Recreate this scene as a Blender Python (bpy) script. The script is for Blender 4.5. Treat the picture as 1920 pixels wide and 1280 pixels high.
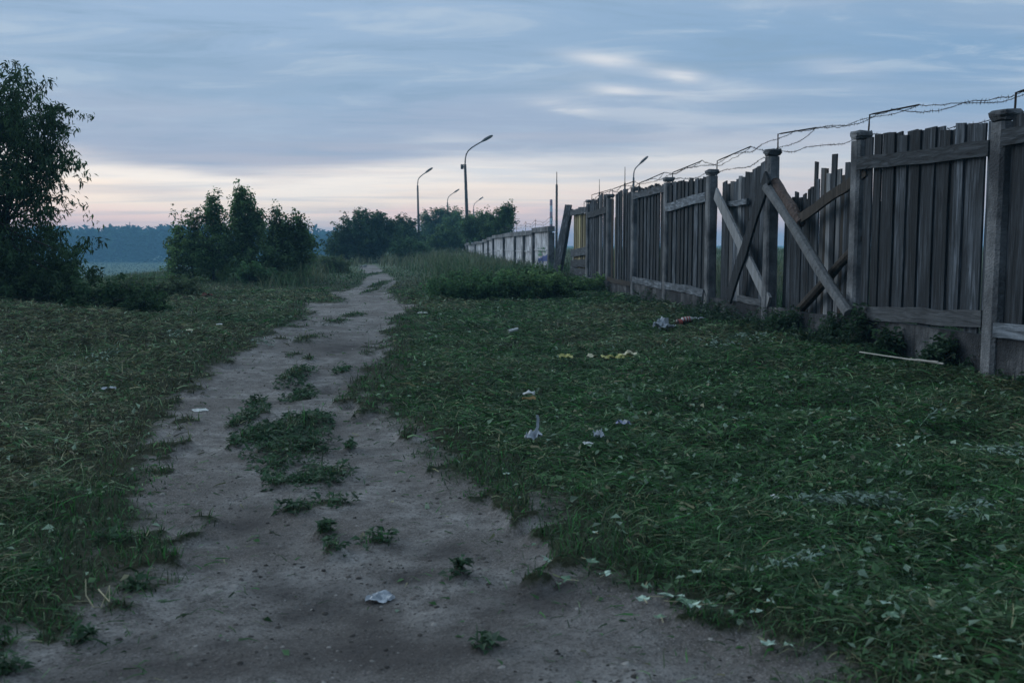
import bpy, math, random
import numpy as np
from mathutils import Vector, noise as mnoise

# ------------------------------------------------------------------ clear
for o in list(bpy.data.objects):
    bpy.data.objects.remove(o)
scene = bpy.context.scene
COL = scene.collection
RNG = np.random.default_rng(7)
random.seed(7)

# ------------------------------------------------------------------ camera
FPX = 1867.0                      # focal length in photo pixels (35 mm lens)
CAM_H = 1.6
PITCH = math.atan(180.0 / FPX)
cam_d = bpy.data.cameras.new('camera')
cam_d.lens = 35.0
cam_d.sensor_width = 36.0
cam_d.clip_start = 0.05
cam_d.clip_end = 9000
cam_d.dof.use_dof = True
cam_d.dof.focus_distance = 14.0
cam_d.dof.aperture_fstop = 3.6
cam = bpy.data.objects.new('camera', cam_d)
cam.location = (0, 0, CAM_H)
cam.rotation_euler = (math.pi / 2 - PITCH, 0, 0)
COL.objects.link(cam)
scene.camera = cam

# ------------------------------------------------------------------ view
scene.render.engine = 'CYCLES'
scene.view_settings.view_transform = 'Standard'
scene.view_settings.look = 'None'
scene.view_settings.exposure = 0.0
scene.view_settings.gamma = 1.0
scene.view_settings.use_curve_mapping = False
scene.cycles.max_bounces = 4
scene.cycles.transparent_max_bounces = 6
scene.cycles.volume_bounces = 0

# ------------------------------------------------------------------ world (dusk sky with clouds)
SUN_EL = math.radians(18.0)
SUN_AZ = math.radians(-66.0)      # from the heading, negative = left
world = bpy.data.worlds.new('World')
scene.world = world
world.use_nodes = True


WISPS = [(1135, 112, .036, .006, .8), (1275, 142, .024, .006, .75), (1160, 172, .022, .006, .55), (1060, 203, .026, .006, .65),
         (1180, 200, .10, .03, .30), (1585, 128, .035, .008, .45), (1330, 175, .08, .012, .3), (930, 322, .07, .009, .8),
         (860, 270, .05, .010, .35), (1060, 300, .10, .012, .35), (1500, 250, .12, .02, .25)]


def build_world():
    nt = world.node_tree
    N, L = nt.nodes, nt.links
    N.clear()

    def nd(t, **k):
        n = N.new(t)
        for a, b in k.items():
            setattr(n, a, b)
        return n

    def val(v):
        return v

    def math_(op, a, b=None, c=None, clamp=False):
        n = nd('ShaderNodeMath', operation=op)
        n.use_clamp = clamp
        for i, v in enumerate((a, b, c)):
            if v is None:
                continue
            if isinstance(v, (int, float)):
                n.inputs[i].default_value = v
            else:
                L.new(v, n.inputs[i])
        return n.outputs[0]

    def mix(f, a, b, mode='MIX'):
        n = nd('ShaderNodeMix', data_type='RGBA', blend_type=mode)
        n.clamp_factor = True
        for i, v in ((0, f), (6, a), (7, b)):
            if isinstance(v, (int, float)):
                n.inputs[i].default_value = v
            elif isinstance(v, tuple):
                n.inputs[i].default_value = (*v, 1)
            else:
                L.new(v, n.inputs[i])
        return n.outputs[2]

    def ramp(x, stops, interp='EASE'):
        n = nd('ShaderNodeValToRGB')
        n.color_ramp.interpolation = interp
        el = n.color_ramp.elements
        while len(el) < len(stops):
            el.new(0.5)
        for e, (p, c) in zip(el, stops):
            e.position = p
            e.color = (*c, 1) if len(c) == 3 else c
        L.new(x, n.inputs[0])
        return n.outputs[0]

    tc = nd('ShaderNodeTexCoord')
    sep = nd('ShaderNodeSeparateXYZ')
    L.new(tc.outputs['Generated'], sep.inputs[0])
    X, Y, Z = sep.outputs
    zp = math_('MAXIMUM', Z, 0.0)
    den = math_('ADD', zp, 0.055)
    u = math_('DIVIDE', X, den)
    v = math_('DIVIDE', Y, den)
    comb = nd('ShaderNodeCombineXYZ')
    L.new(math_('MULTIPLY', u, 0.30), comb.inputs[0])
    L.new(math_('MULTIPLY', v, 0.62), comb.inputs[1])

    def noise(scale, detail, rough, off=(0, 0, 0), dist=0.0):
        m = nd('ShaderNodeVectorMath', operation='ADD')
        L.new(comb.outputs[0], m.inputs[0])
        m.inputs[1].default_value = off
        n = nd('ShaderNodeTexNoise')
        n.inputs['Scale'].default_value = scale
        n.inputs['Detail'].default_value = detail
        n.inputs['Roughness'].default_value = rough
        n.inputs['Distortion'].default_value = dist
        L.new(m.outputs[0], n.inputs['Vector'])
        return n.outputs[0]

    n1 = noise(0.55, 5, 0.5, (3.1, 1.7, 0), 0.3)
    n2 = noise(1.5, 6, 0.55, (9.4, 4.2, 0), 0.4)
    n3 = noise(0.9, 7, 0.6, (1.9, 14.2, 0), 0.5)
    # sunset side: 1 towards the glow on the left, 0 behind the camera
    glow = math_('MULTIPLY_ADD', math_('ADD', math_('MULTIPLY', X, math.sin(SUN_AZ * 0.45)),
                                       math_('MULTIPLY', Y, math.cos(SUN_AZ * 0.45))), 0.5, 0.5)
    # cloud bank underside: the clear strip is higher towards the glow
    zz = math_('ADD', Z, math_('MULTIPLY', math_('SUBTRACT', n1, 0.5), 0.075))
    zz = math_('ADD', zz, math_('MULTIPLY', math_('SUBTRACT', n2, 0.5), 0.03))
    sg = math_('MULTIPLY', math_('ADD', X, 0.24), 7.0)
    sg = math_('POWER', 2.718, math_('MULTIPLY', math_('MULTIPLY', sg, sg), -1.0))
    zz = math_('ADD', zz, math_('MULTIPLY_ADD', sg, 0.024, -0.010))
    base = ramp(math_('MULTIPLY', zz, 2.0, clamp=True), [
        (0.0, (1.30, 0.84, 0.76)),
        (0.045, (1.45, 1.03, 0.86)),
        (0.095, (1.42, 1.17, 0.95)),
        (0.140, (1.27, 1.14, 1.01)),
        (0.205, (0.43, 0.50, 0.65)),
        (0.33, (0.36, 0.50, 0.68)),
        (0.55, (0.37, 0.52, 0.73)),
        (1.0, (0.74, 0.97, 1.16))])
    # away from the glow the strip is weaker and bluer
    dull = ramp(math_('MULTIPLY', zz, 2.0, clamp=True), [
        (0.0, (0.36, 0.42, 0.54)),
        (0.12, (0.36, 0.47, 0.62)),
        (0.3, (0.30, 0.44, 0.63)),
        (1.0, (0.72, 0.94, 1.14))])
    gmask = ramp(glow, [(0.0, (0, 0, 0)), (0.72, (0.0, 0.0, 0.0)), (0.985, (1, 1, 1))], 'LINEAR')
    c = mix(gmask, dull, base)
    # softer blue to the right, lighter veils
    blue = math_('MULTIPLY', math_('MULTIPLY_ADD', X, 1.6, 0.10, clamp=True), 0.75)
    blue = math_('MULTIPLY', blue, math_('MULTIPLY_ADD', Z, 9.0, -0.55, clamp=True))
    blue = math_('MULTIPLY', blue, math_('MULTIPLY_ADD', Z, -3.0, 1.9, clamp=True))
    c = mix(blue, c, (0.20, 0.375, 0.60))
    veil = math_('MULTIPLY', ramp(n3, [(0.42, (0, 0, 0)), (0.62, (1, 1, 1))]), 0.42)
    veil = math_('MULTIPLY', veil, math_('MULTIPLY_ADD', Z, 10.0, -0.4, clamp=True))
    c = mix(veil, c, (0.46, 0.57, 0.72))
    dark = math_('MULTIPLY', ramp(n2, [(0.45, (0, 0, 0)), (0.7, (1, 1, 1))]), 0.30)
    c = mix(math_('MULTIPLY', dark, math_('MULTIPLY_ADD', Z, -3.0, 1.9, clamp=True)), c, (0.31, 0.42, 0.58))
    mo = noise(4.2, 6, 0.62, (2.2, 8.8, 0), 0.6)
    up_ = math_('MULTIPLY_ADD', Z, 8.0, -0.35, clamp=True)
    c = mix(math_('MULTIPLY', math_('MULTIPLY', ramp(mo, [(0.50, (0, 0, 0)), (0.68, (1, 1, 1))]), 0.60), up_), c, (0.53, 0.64, 0.76))
    c = mix(math_('MULTIPLY', math_('MULTIPLY', ramp(mo, [(0.32, (1, 1, 1)), (0.50, (0, 0, 0))]), 0.60), up_), c, (0.265, 0.40, 0.56))
    # thin grey bars of cloud across the clear strip
    c2 = nd('ShaderNodeCombineXYZ')
    L.new(math_('MULTIPLY', X, 2.6), c2.inputs[0])
    L.new(math_('MULTIPLY', Z, 42.0), c2.inputs[1])
    L.new(math_('MULTIPLY', Y, 2.6), c2.inputs[2])
    bn = nd('ShaderNodeTexNoise')
    bn.inputs['Scale'].default_value = 1.0
    bn.inputs['Detail'].default_value = 5
    bn.inputs['Roughness'].default_value = 0.5
    bn.inputs['Distortion'].default_value = 0.35
    L.new(c2.outputs[0], bn.inputs['Vector'])
    bars = math_('MULTIPLY', ramp(bn.outputs[0], [(0.48, (0, 0, 0)), (0.68, (1, 1, 1))]), 0.50)
    bars = math_('MULTIPLY', bars, math_('MULTIPLY_ADD', Z, -9.0, 1.35, clamp=True))
    c = mix(bars, c, (0.72, 0.64, 0.66))
    lb = math_('MULTIPLY', ramp(bn.outputs[0], [(0.26, (1, 1, 1)), (0.44, (0, 0, 0))]), 0.30)
    lb = math_('MULTIPLY', lb, math_('MULTIPLY_ADD', Z, -3.0, 1.5, clamp=True))
    c = mix(lb, c, (0.56, 0.64, 0.76))
    # bright wisps where the cloud thins
    wn = noise(3.4, 6, 0.55, (6.3, 2.2, 0), 0.5)
    wm = ramp(wn, [(0.42, (0, 0, 0)), (0.60, (1, 1, 1))])
    tot = None
    for px, py, sx, sz, amp in WISPS:
        a_ = (px - 960.0) / FPX
        b_ = (640.0 - py) / FPX
        dv = Vector((a_, math.cos(PITCH) + b_ * math.sin(PITCH), -math.sin(PITCH) + b_ * math.cos(PITCH))).normalized()
        dx = math_('MULTIPLY', math_('SUBTRACT', X, dv.x), 1.0 / sx)
        dz = math_('SUBTRACT', Z, dv.z)
        dz = math_('MULTIPLY', math_('ADD', dz, math_('MULTIPLY', math_('SUBTRACT', X, dv.x), 0.12)), 1.0 / sz)
        r2 = math_('ADD', math_('MULTIPLY', dx, dx), math_('MULTIPLY', dz, dz))
        g_ = math_('MULTIPLY', math_('POWER', 2.718, math_('MULTIPLY', r2, -1.0)), amp)
        tot = g_ if tot is None else math_('ADD', tot, g_)
    w = math_('MULTIPLY', tot, math_('MULTIPLY_ADD', wm, 0.75, 0.25))
    w = math_('MULTIPLY', w, math_('GREATER_THAN', Y, 0.0))
    c = mix(math_('MINIMUM', w, 0.9), c, (0.84, 0.85, 0.88))
    # the sky darkens evenly towards the east, behind the camera
    east = math_('MULTIPLY', math_('MULTIPLY_ADD', Y, -1.1, 0.10, clamp=True), 0.62)
    c = mix(east, c, (0.10, 0.16, 0.25))
    # the clear air behind the clouds
    sky = nd('ShaderNodeTexSky', sky_type='NISHITA')
    sky.sun_disc = False
    sky.sun_elevation = SUN_EL
    sky.sun_rotation = SUN_AZ
    sky.air_density = 1.2
    sky.dust_density = 1.5
    sk = mix(1.0, sky.outputs[0], (0.055, 0.06, 0.07), 'MULTIPLY')
    c = mix(0.06, c, sk)
    # below the horizon: dark land
    bg = nd('ShaderNodeBackground')
    bg.inputs['Strength'].default_value = 1.0
    L.new(c, bg.inputs['Color'])
    out = nd('ShaderNodeOutputWorld')
    L.new(bg.outputs[0], out.inputs[0])


build_world()

# ------------------------------------------------------------------ sun: last weak glow from the left
sun_d = bpy.data.lights.new('sun', 'SUN')
sun_d.energy = 1.5
sun_d.angle = math.radians(40)
sun_d.color = (0.90, 0.96, 1.0)
sun = bpy.data.objects.new('sun', sun_d)
sd = Vector((math.sin(SUN_AZ) * math.cos(SUN_EL), math.cos(SUN_AZ) * math.cos(SUN_EL), math.sin(SUN_EL)))
sun.rotation_euler = sd.to_track_quat('Z', 'Y').to_euler()
sun.location = (-20, 10, 30)
COL.objects.link(sun)

# ================================================================== helpers
CT, ST = math.cos(PITCH), math.sin(PITCH)


def ray(px, py):
    a = (px - 960.0) / FPX
    b = (640.0 - py) / FPX
    return Vector((a, CT + b * ST, -ST + b * CT))


def ground_pt(px, py, z=0.0):
    r = ray(px, py)
    t = (z - CAM_H) / r.z
    return Vector((r.x * t, r.y * t, z))


def at_depth(px, py, y):
    r = ray(px, py)
    t = y / r.y
    return Vector((r.x * t, y, CAM_H + r.z * t))


def sstep(a, b, x):
    t = np.clip((x - a) / (b - a), 0, 1)
    return t * t * (3 - 2 * t)


def _hash(ix, iy, seed):
    h = (ix.astype(np.int64) * 374761393 + iy.astype(np.int64) * 668265263 + seed * 982451653) & 0x7fffffff
    h = ((h ^ (h >> 13)) * 1274126177) & 0x7fffffff
    h = (h ^ (h >> 16)) & 0xffffff
    return h / float(0xffffff)


def vnoise(x, y, seed=0):
    x = np.asarray(x, float)
    y = np.asarray(y, float)
    ix, iy = np.floor(x), np.floor(y)
    fx, fy = x - ix, y - iy
    fx = fx * fx * (3 - 2 * fx)
    fy = fy * fy * (3 - 2 * fy)
    a, b = _hash(ix, iy, seed), _hash(ix + 1, iy, seed)
    c, d = _hash(ix, iy + 1, seed), _hash(ix + 1, iy + 1, seed)
    return (a * (1 - fx) + b * fx) * (1 - fy) + (c * (1 - fx) + d * fx) * fy


def fbm(x, y, seed=0, oct=4):
    s, a, t = 0.0, 0.5, 0.0
    for i in range(oct):
        s = s + a * vnoise(x * 2 ** i, y * 2 ** i, seed + i * 17)
        t += a
        a *= 0.5
    return s / t            # 0..1


# ------------------------------------------------------------------ layout of the lane
LANE_LEFT = [(-60, 1290), (-40, 1178), (60, 1160), (150, 1152), (190, 1122), (268, 1096), (248, 1052), (190, 1022),
             (268, 985), (272, 930), (268, 880), (292, 800), (325, 745), (400, 690), (480, 648), (545, 612),
             (585, 590), (565, 566), (640, 568), (618, 546), (650, 544), (678, 534), (688, 520), (682, 508),
             (676, 501), (690, 496)]
LANE_RIGHT = [(704, 497), (716, 507), (730, 517), (744, 527), (736, 533), (725, 541), (729, 549), (747, 565), (782, 572),
              (745, 592), (722, 640), (698, 690), (680, 742), (718, 790), (780, 832), (842, 884), (920, 918),
              (1005, 955), (1068, 990), (1088, 1012), (1050, 1040), (1120, 1076), (1250, 1120), (1330, 1150),
              (1400, 1200), (1520, 1245), (1580, 1290)]
LANE = [ground_pt(*p) for p in LANE_LEFT + LANE_RIGHT] + [Vector((2.4, 1.2, 0)), Vector((-2.4, 1.2, 0))]
LANE = np.array([(p.x, p.y) for p in LANE])
ISLANDS = [(718, 529, 13, 5), (706, 535, 14, 6), (697, 544, 11, 7), (698, 514, 15, 6), (664, 588, 24, 5), (622, 604, 22, 6), (583, 634, 28, 12),
           (548, 668, 15, 6), (578, 672, 12, 4), (556, 702, 22, 14), (562, 738, 26, 13), (472, 772, 24, 14),
           (478, 752, 20, 5), (556, 795, 52, 24), (478, 808, 30, 18), (545, 832, 66, 26), (515, 866, 34, 14),
           (522, 896, 26, 12), (602, 884, 46, 22), (556, 946, 30, 8), (620, 933, 46, 7), (640, 600, 16, 4),
           (612, 992, 16, 6), (622, 1024, 22, 10), (705, 1004, 32, 12), (898, 1192, 24, 8), (150, 1180, 22, 10),
           (440, 790, 14, 6), (440, 830, 16, 8), (210, 1015, 26, 9), (250, 1095, 20, 6), (860, 1058, 14, 4),
           (8, 1195, 30, 26), (6, 1240, 24, 14), (655, 835, 12, 4), (690, 660, 14, 6), (640, 690, 14, 5)]
ISL = []
for cx, cy, rx, ry in ISLANDS:
    c = ground_pt(cx, cy)
    e1 = ground_pt(cx, cy - ry)
    e2 = ground_pt(cx, cy + ry)
    ISL.append((c.x, c.y, rx * c.y / FPX, 0.5 * (e1.y - e2.y)))


def lane_sd(x, y):
    """metres inside (+) or outside (-) the bare lane"""
    x = np.asarray(x, float)
    y = np.asarray(y, float)
    inside = np.zeros(x.shape, bool)
    dmin = np.full(x.shape, 1e9)
    n = len(LANE)
    for i in range(n):
        ax, ay = LANE[i]
        bx, by = LANE[(i + 1) % n]
        ex, ey = bx - ax, by - ay
        t = np.clip(((x - ax) * ex + (y - ay) * ey) / (ex * ex + ey * ey + 1e-9), 0, 1)
        d = np.hypot(x - ax - t * ex, y - ay - t * ey)
        dmin = np.minimum(dmin, d)
        cond = ((ay > y) != (by > y)) & (x < ex * (y - ay) / (by - ay + 1e-12) + ax)
        inside ^= cond
    return np.where(inside, dmin, -dmin)


def island(x, y):
    """1 at the heart of a grass clump in the lane, 0 at its rim, negative outside"""
    best = np.full(np.shape(x), -9.0)
    for cx, cy, rx, ry in ISL:
        r = np.sqrt(((x - cx) / rx) ** 2 + ((y - cy) / ry) ** 2)
        best = np.maximum(best, 1 - r)
    return best


def bare(x, y):
    """0 grass .. 1 bare earth, with frayed edges"""
    x = np.asarray(x, float)
    y = np.asarray(y, float)
    sd_ = lane_sd(x, y)
    fr = (1 - .8 * sstep(20, 40, y)) * (fbm(x * 2.3, y * 1.7, 11, 5) - 0.5) * 1.0 + (fbm(x * 9, y * 7, 13, 2) - 0.5) * .35
    soft = 0.16 + 0.18 * sstep(20, 8, y) + 0.0015 * np.maximum(y, 0)
    m = sstep(-soft, soft, sd_ + fr * 0.55)
    isl = island(x, y) + (fbm(x * 6, y * 4, 23, 4) - 0.5) * (2.0 - 1.5 * sstep(18, 30, y))
    tuft = fbm(x * 3.4, y * 2.4, 29, 4) - .26 * sstep(.10, .6, sd_)
    m = m * (1 - .9 * sstep(.585, .65, tuft) * (y < 40))
    m = m * (1 - .92 * sstep(-0.45, 0.80, isl))
    return m


# fence frame
S_DEPTH = 3.37
FDIR = Vector((-0.1117, 0.9937, 0)).normalized()
FOUT = Vector((-FDIR.y, FDIR.x, 0)) * 1.0          # towards the lane
P0 = Vector((5.31, 10.9, 0))
S_A = S_DEPTH / FDIR.y
NZ = 0.13                                           # ground level at the fence


def fence_side(x, y):
    return (np.asarray(x) - P0.x) * FOUT.x + (np.asarray(y) - P0.y) * FOUT.y   # + = lane side


def F(a, o, z):
    return P0 + FDIR * a + FOUT * o + Vector((0, 0, z))


def on_fence(px, py, o=0.0):
    r = ray(px, py)
    q = P0 + FOUT * o
    t = ((q - Vector((0, 0, CAM_H))).dot(FOUT)) / r.dot(FOUT)
    return Vector((0, 0, CAM_H)) + r * t


def height(x, y):
    x = np.asarray(x, float)
    y = np.asarray(y, float)
    fs = fence_side(x, y)
    z = NZ * sstep(4.0, 0.2, fs) * sstep(-30, 0, y + 0 * x)
    z = z + 0.60 * np.exp(-(((x + 10.2) / 4.0) ** 2 + ((y - 17.2) / 3.2) ** 2))
    z = z + 0.10 * np.exp(-(((x + 6.0) / 2.2) ** 2 + ((y - 14.0) / 3.0) ** 2))
    edge = -13.5 - 0.05 * y
    z = z - 8.6 * sstep(0, 60, edge - x)
    z = z + 0.42 * sstep(6.3, 3.4, fs) * sstep(31, 42, y) * sstep(130, 85, y)
    # slight rise towards the far wall
    z = z + 0.5 * sstep(45, 110, y) * sstep(6.5, 1.0, fs) * sstep(400, 150, y)
    return z


def micro(x, y, b):
    """small relief: ruts and clods in the lane, humps in the mown grass"""
    near = sstep(70, 25, np.asarray(y, float))
    g = (fbm(x * 1.3, y * 1.3, 41, 4) - 0.5) * 0.16 + (fbm(x * 5, y * 5, 43, 2) - 0.5) * 0.05
    d = (fbm(x * 0.9, y * 0.9, 47, 3) - 0.5) * 0.10 + (fbm(x * 4, y * 4, 49, 3) - 0.5) * 0.022 + (vnoise(x * 11, y * 11, 51) - .5) * .010 - 0.05
    hole = np.zeros(np.shape(x))
    for px, py, r, dep in ((612, 718, 0.35, 0.07), (640, 1120, 0.55, 0.05), (590, 720, 0.3, .03)):
        p = ground_pt(px, py)
        hole = hole + dep * np.exp(-(((x - p.x) / r) ** 2 + ((y - p.y) / (r * 1.2)) ** 2))
    return near * (g * (1 - b) + (d - hole) * b)


def ground_z(x, y):
    b = bare(x, y)
    return height(x, y) + micro(x, y, b)


def hump(x, y):
    return np.clip(fbm(x * 1.1, y * 1.1, 91, 4) - .35, 0, 1) * .34 * sstep(-.1, -1.0, lane_sd(x, y)) * (y < 36)


def gz(x, y):
    return float(ground_z(np.array([x]), np.array([y]))[0])


def drop(px, py):
    """point of the ground seen at a photo pixel"""
    z = 0.0
    for _ in range(6):
        p = ground_pt(px, py, z)
        z = gz(p.x, p.y)
    p.z = z
    return p


# ------------------------------------------------------------------ materials
def mat(name, build, bump=False):
    m = bpy.data.materials.new(name)
    m.use_nodes = True
    nt = m.node_tree
    bs = nt.nodes['Principled BSDF']
    build(nt, bs)
    return m


class NB:
    def __init__(s, nt):
        s.nt, s.N, s.L = nt, nt.nodes, nt.links

    def set(s, inp, v):
        if isinstance(v, (int, float)):
            inp.default_value = v
        elif isinstance(v, tuple):
            inp.default_value = (*v, 1) if len(v) == 3 and inp.type == 'RGBA' else v
        else:
            s.L.new(v, inp)

    def coord(s, which='Object', scale=(1, 1, 1), loc=None):
        tc = s.N.new('ShaderNodeTexCoord')
        mp = s.N.new('ShaderNodeMapping')
        mp.inputs['Scale'].default_value = scale
        s.L.new(tc.outputs[which], mp.inputs['Vector'])
        if loc is not None:
            s.set(mp.inputs['Location'], loc)
        return mp.outputs[0]

    def noise(s, vec, scale, detail=4, rough=0.55, dist=0.0):
        n = s.N.new('ShaderNodeTexNoise')
        s.L.new(vec, n.inputs['Vector'])
        n.inputs['Scale'].default_value = scale
        n.inputs['Detail'].default_value = detail
        n.inputs['Roughness'].default_value = rough
        n.inputs['Distortion'].default_value = dist
        return n.outputs[0]

    def vor(s, vec, scale, out=0):
        n = s.N.new('ShaderNodeTexVoronoi')
        s.L.new(vec, n.inputs['Vector'])
        n.inputs['Scale'].default_value = scale
        return n.outputs[out]

    def ramp(s, x, stops, interp='LINEAR'):
        n = s.N.new('ShaderNodeValToRGB')
        n.color_ramp.interpolation = interp
        el = n.color_ramp.elements
        while len(el) < len(stops):
            el.new(0.5)
        for e, (p, c) in zip(el, stops):
            e.position = p
            if isinstance(c, (int, float)):
                c = (c, c, c)
            e.color = (*c, 1)
        s.L.new(x, n.inputs[0])
        return n.outputs[0]

    def mix(s, f, a, b, mode='MIX'):
        n = s.N.new('ShaderNodeMix')
        n.data_type = 'RGBA'
        n.blend_type = mode
        s.set(n.inputs[0], f)
        s.set(n.inputs[6], a)
        s.set(n.inputs[7], b)
        return n.outputs[2]

    def math(s, op, a, b=None, clamp=False):
        n = s.N.new('ShaderNodeMath')
        n.operation = op
        n.use_clamp = clamp
        s.set(n.inputs[0], a)
        if b is not None:
            s.set(n.inputs[1], b)
        return n.outputs[0]

    def attr(s, name, out='Color'):
        n = s.N.new('ShaderNodeAttribute')
        n.attribute_name = name
        return n.outputs[out]

    def rand(s):
        return s.N.new('ShaderNodeObjectInfo').outputs['Random']

    def bump(s, h, strength, dist=0.01):
        n = s.N.new('ShaderNodeBump')
        n.inputs['Strength'].default_value = strength
        n.inputs['Distance'].default_value = dist
        s.L.new(h, n.inputs['Height'])
        return n.outputs[0]


def wood_mat(name, cols, rot=(0, 0, 0), axis=2):
    def b(nt, bs):
        nb = NB(nt)
        r = nb.rand()
        off = nb.N.new('ShaderNodeCombineXYZ')
        nb.set(off.inputs[0], nb.math('MULTIPLY', r, 37.0))
        nb.set(off.inputs[1], nb.math('MULTIPLY', r, 11.0))
        nb.set(off.inputs[2], nb.math('MULTIPLY', r, 23.0))
        sc = [9, 9, 9]
        sc[axis] = 0.7
        v = nb.coord('Object', tuple(sc), off.outputs[0])
        grain = nb.noise(v, 2.2, 7, 0.62, 0.6)
        v2 = nb.coord('Object', (2.0, 2.0, 0.9), off.outputs[0])
        blot = nb.noise(v2, 1.6, 4, 0.6)
        c = nb.ramp(grain, [(0.30, cols[0]), (0.5, cols[1]), (0.70, cols[2])])
        tone = nb.ramp(r, [(0.0, 0.34), (0.35, 0.65), (0.75, 1.15), (1.0, 2.2)])
        c = nb.mix(1.0, c, tone, 'MULTIPLY')
        c = nb.mix(nb.ramp(blot, [(0.42, 0.0), (0.72, 0.75)]), c, cols[3])
        knots = nb.vor(nb.coord('Object', (5, 5, 1.6), off.outputs[0]), 1.3)
        c = nb.mix(nb.ramp(knots, [(0.0, 0.9), (0.10, 0.0)]), c, cols[0])
        nt.links.new(c, bs.inputs['Base Color'])
        bs.inputs['Roughness'].default_value = 0.85
        bs.inputs['Specular IOR Level'].default_value = 0.25
        nt.links.new(nb.bump(grain, 1.0, 0.03), bs.inputs['Normal'])
    return mat(name, b)


M_WOOD = wood_mat('weathered_wood', [(.006, .0075, .0095), (.030, .036, .0435), (.098, .115, .138), (.0115, .014, .017)])
M_WOODL = wood_mat('silvered_wood', [(.09, .096, .103), (.19, .20, .212), (.31, .325, .343), (.10, .104, .11)])
M_WOODB = wood_mat('brown_wood', [(.022, .017, .014), (.062, .050, .040), (.11, .092, .075), (.034, .029, .025)])
M_WOODY = wood_mat('fresh_yellow_wood', [(.13, .11, .06), (.24, .21, .12), (.32, .29, .18), (.17, .145, .085)])
M_RAIL = wood_mat('weathered_rail', [(.012, .0145, .0175), (.055, .064, .075), (.14, .16, .185), (.022, .026, .03)], axis=1)
M_RAILL = wood_mat('silvered_rail', [(.06, .066, .074), (.13, .142, .156), (.23, .25, .27), (.07, .076, .084)], axis=1)
M_LOG = wood_mat('bare_silver_log', [(.16, .168, .178), (.30, .312, .325), (.44, .455, .475), (.14, .143, .148)])
M_BARK = wood_mat('peeling_bark', [(.04, .026, .022), (.13, .085, .07), (.34, .25, .22), (.07, .052, .046)])


def concrete_mat(name, base, dark, light, streak=0.5):
    def b(nt, bs):
        nb = NB(nt)
        r = nb.rand()
        off = nb.N.new('ShaderNodeCombineXYZ')
        nb.set(off.inputs[0], nb.math('MULTIPLY', r, 31.0))
        nb.set(off.inputs[1], nb.math('MULTIPLY', r, 17.0))
        v = nb.coord('Object', (1, 1, 1), off.outputs[0])
        big = nb.noise(v, 1.6, 6, 0.6)
        fine = nb.noise(v, 38, 4, 0.6)
        vs = nb.coord('Object', (5, 5, 0.5), off.outputs[0])
        st = nb.noise(vs, 1.8, 5, 0.6, 0.3)
        c = nb.ramp(big, [(0.36, dark), (0.52, base), (0.68, light)])
        c = nb.mix(nb.math('MULTIPLY', nb.ramp(st, [(0.5, 0), (0.7, 1)]), streak), c, dark)
        c = nb.mix(nb.ramp(fine, [(0.5, 0.0), (0.75, 0.45)]), c, dark)
        pits = nb.vor(v, 46)
        c = nb.mix(nb.ramp(pits, [(0.0, 0.5), (0.16, 0.0)]), c, dark)
        nt.links.new(c, bs.inputs['Base Color'])
        bs.inputs['Roughness'].default_value = 0.92
        bs.inputs['Specular IOR Level'].default_value = 0.2
        hh = nb.math('ADD', fine, nb.math('MULTIPLY', big, 0.6))
        nt.links.new(nb.bump(hh, 1.0, 0.03), bs.inputs['Normal'])
    return mat(name, b)


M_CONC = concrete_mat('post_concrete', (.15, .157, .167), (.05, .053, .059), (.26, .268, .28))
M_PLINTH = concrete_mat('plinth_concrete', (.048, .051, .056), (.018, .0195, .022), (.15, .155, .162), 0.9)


def whitewash(nt, bs):
    nb = NB(nt)
    r = nb.rand()
    off = nb.N.new('ShaderNodeCombineXYZ')
    nb.set(off.inputs[0], nb.math('MULTIPLY', r, 31.0))
    nb.set(off.inputs[1], nb.math('MULTIPLY', r, 17.0))
    v = nb.coord('Object', (2.2, 2.2, 0.7), off.outputs[0])
    st = nb.noise(v, 1.4, 6, 0.65, 1.2)
    big = nb.noise(nb.coord('Object', (1, 1, 1), off.outputs[0]), 0.7, 3, 0.5)
    c = nb.ramp(st, [(0.40, (.11, .118, .13)), (0.49, (.30, .31, .345)), (0.58, (.62, .64, .68))])
    c = nb.mix(nb.ramp(big, [(0.4, 0.5), (0.6, 0.0)]), c, (.2, .205, .225))
    nt.links.new(c, bs.inputs['Base Color'])
    bs.inputs['Roughness'].default_value = 0.9
    nt.links.new(nb.bump(st, 0.4, 0.03), bs.inputs['Normal'])


M_WHITE = mat('worn_whitewash', whitewash)


def plain(name, col, rough=0.6, metal=0.0, spec=0.4, var=0.15, scale=8.0):
    def b(nt, bs):
        nb = NB(nt)
        n = nb.noise(nb.coord('Object'), scale, 4, 0.6)
        d = tuple(c * (1 - var) for c in col)
        l = tuple(min(1, c * (1 + var)) for c in col)
        nt.links.new(nb.ramp(n, [(0.3, d), (0.7, l)]), bs.inputs['Base Color'])
        bs.inputs['Roughness'].default_value = rough
        bs.inputs['Metallic'].default_value = metal
        bs.inputs['Specular IOR Level'].default_value = spec
    return mat(name, b)


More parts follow.
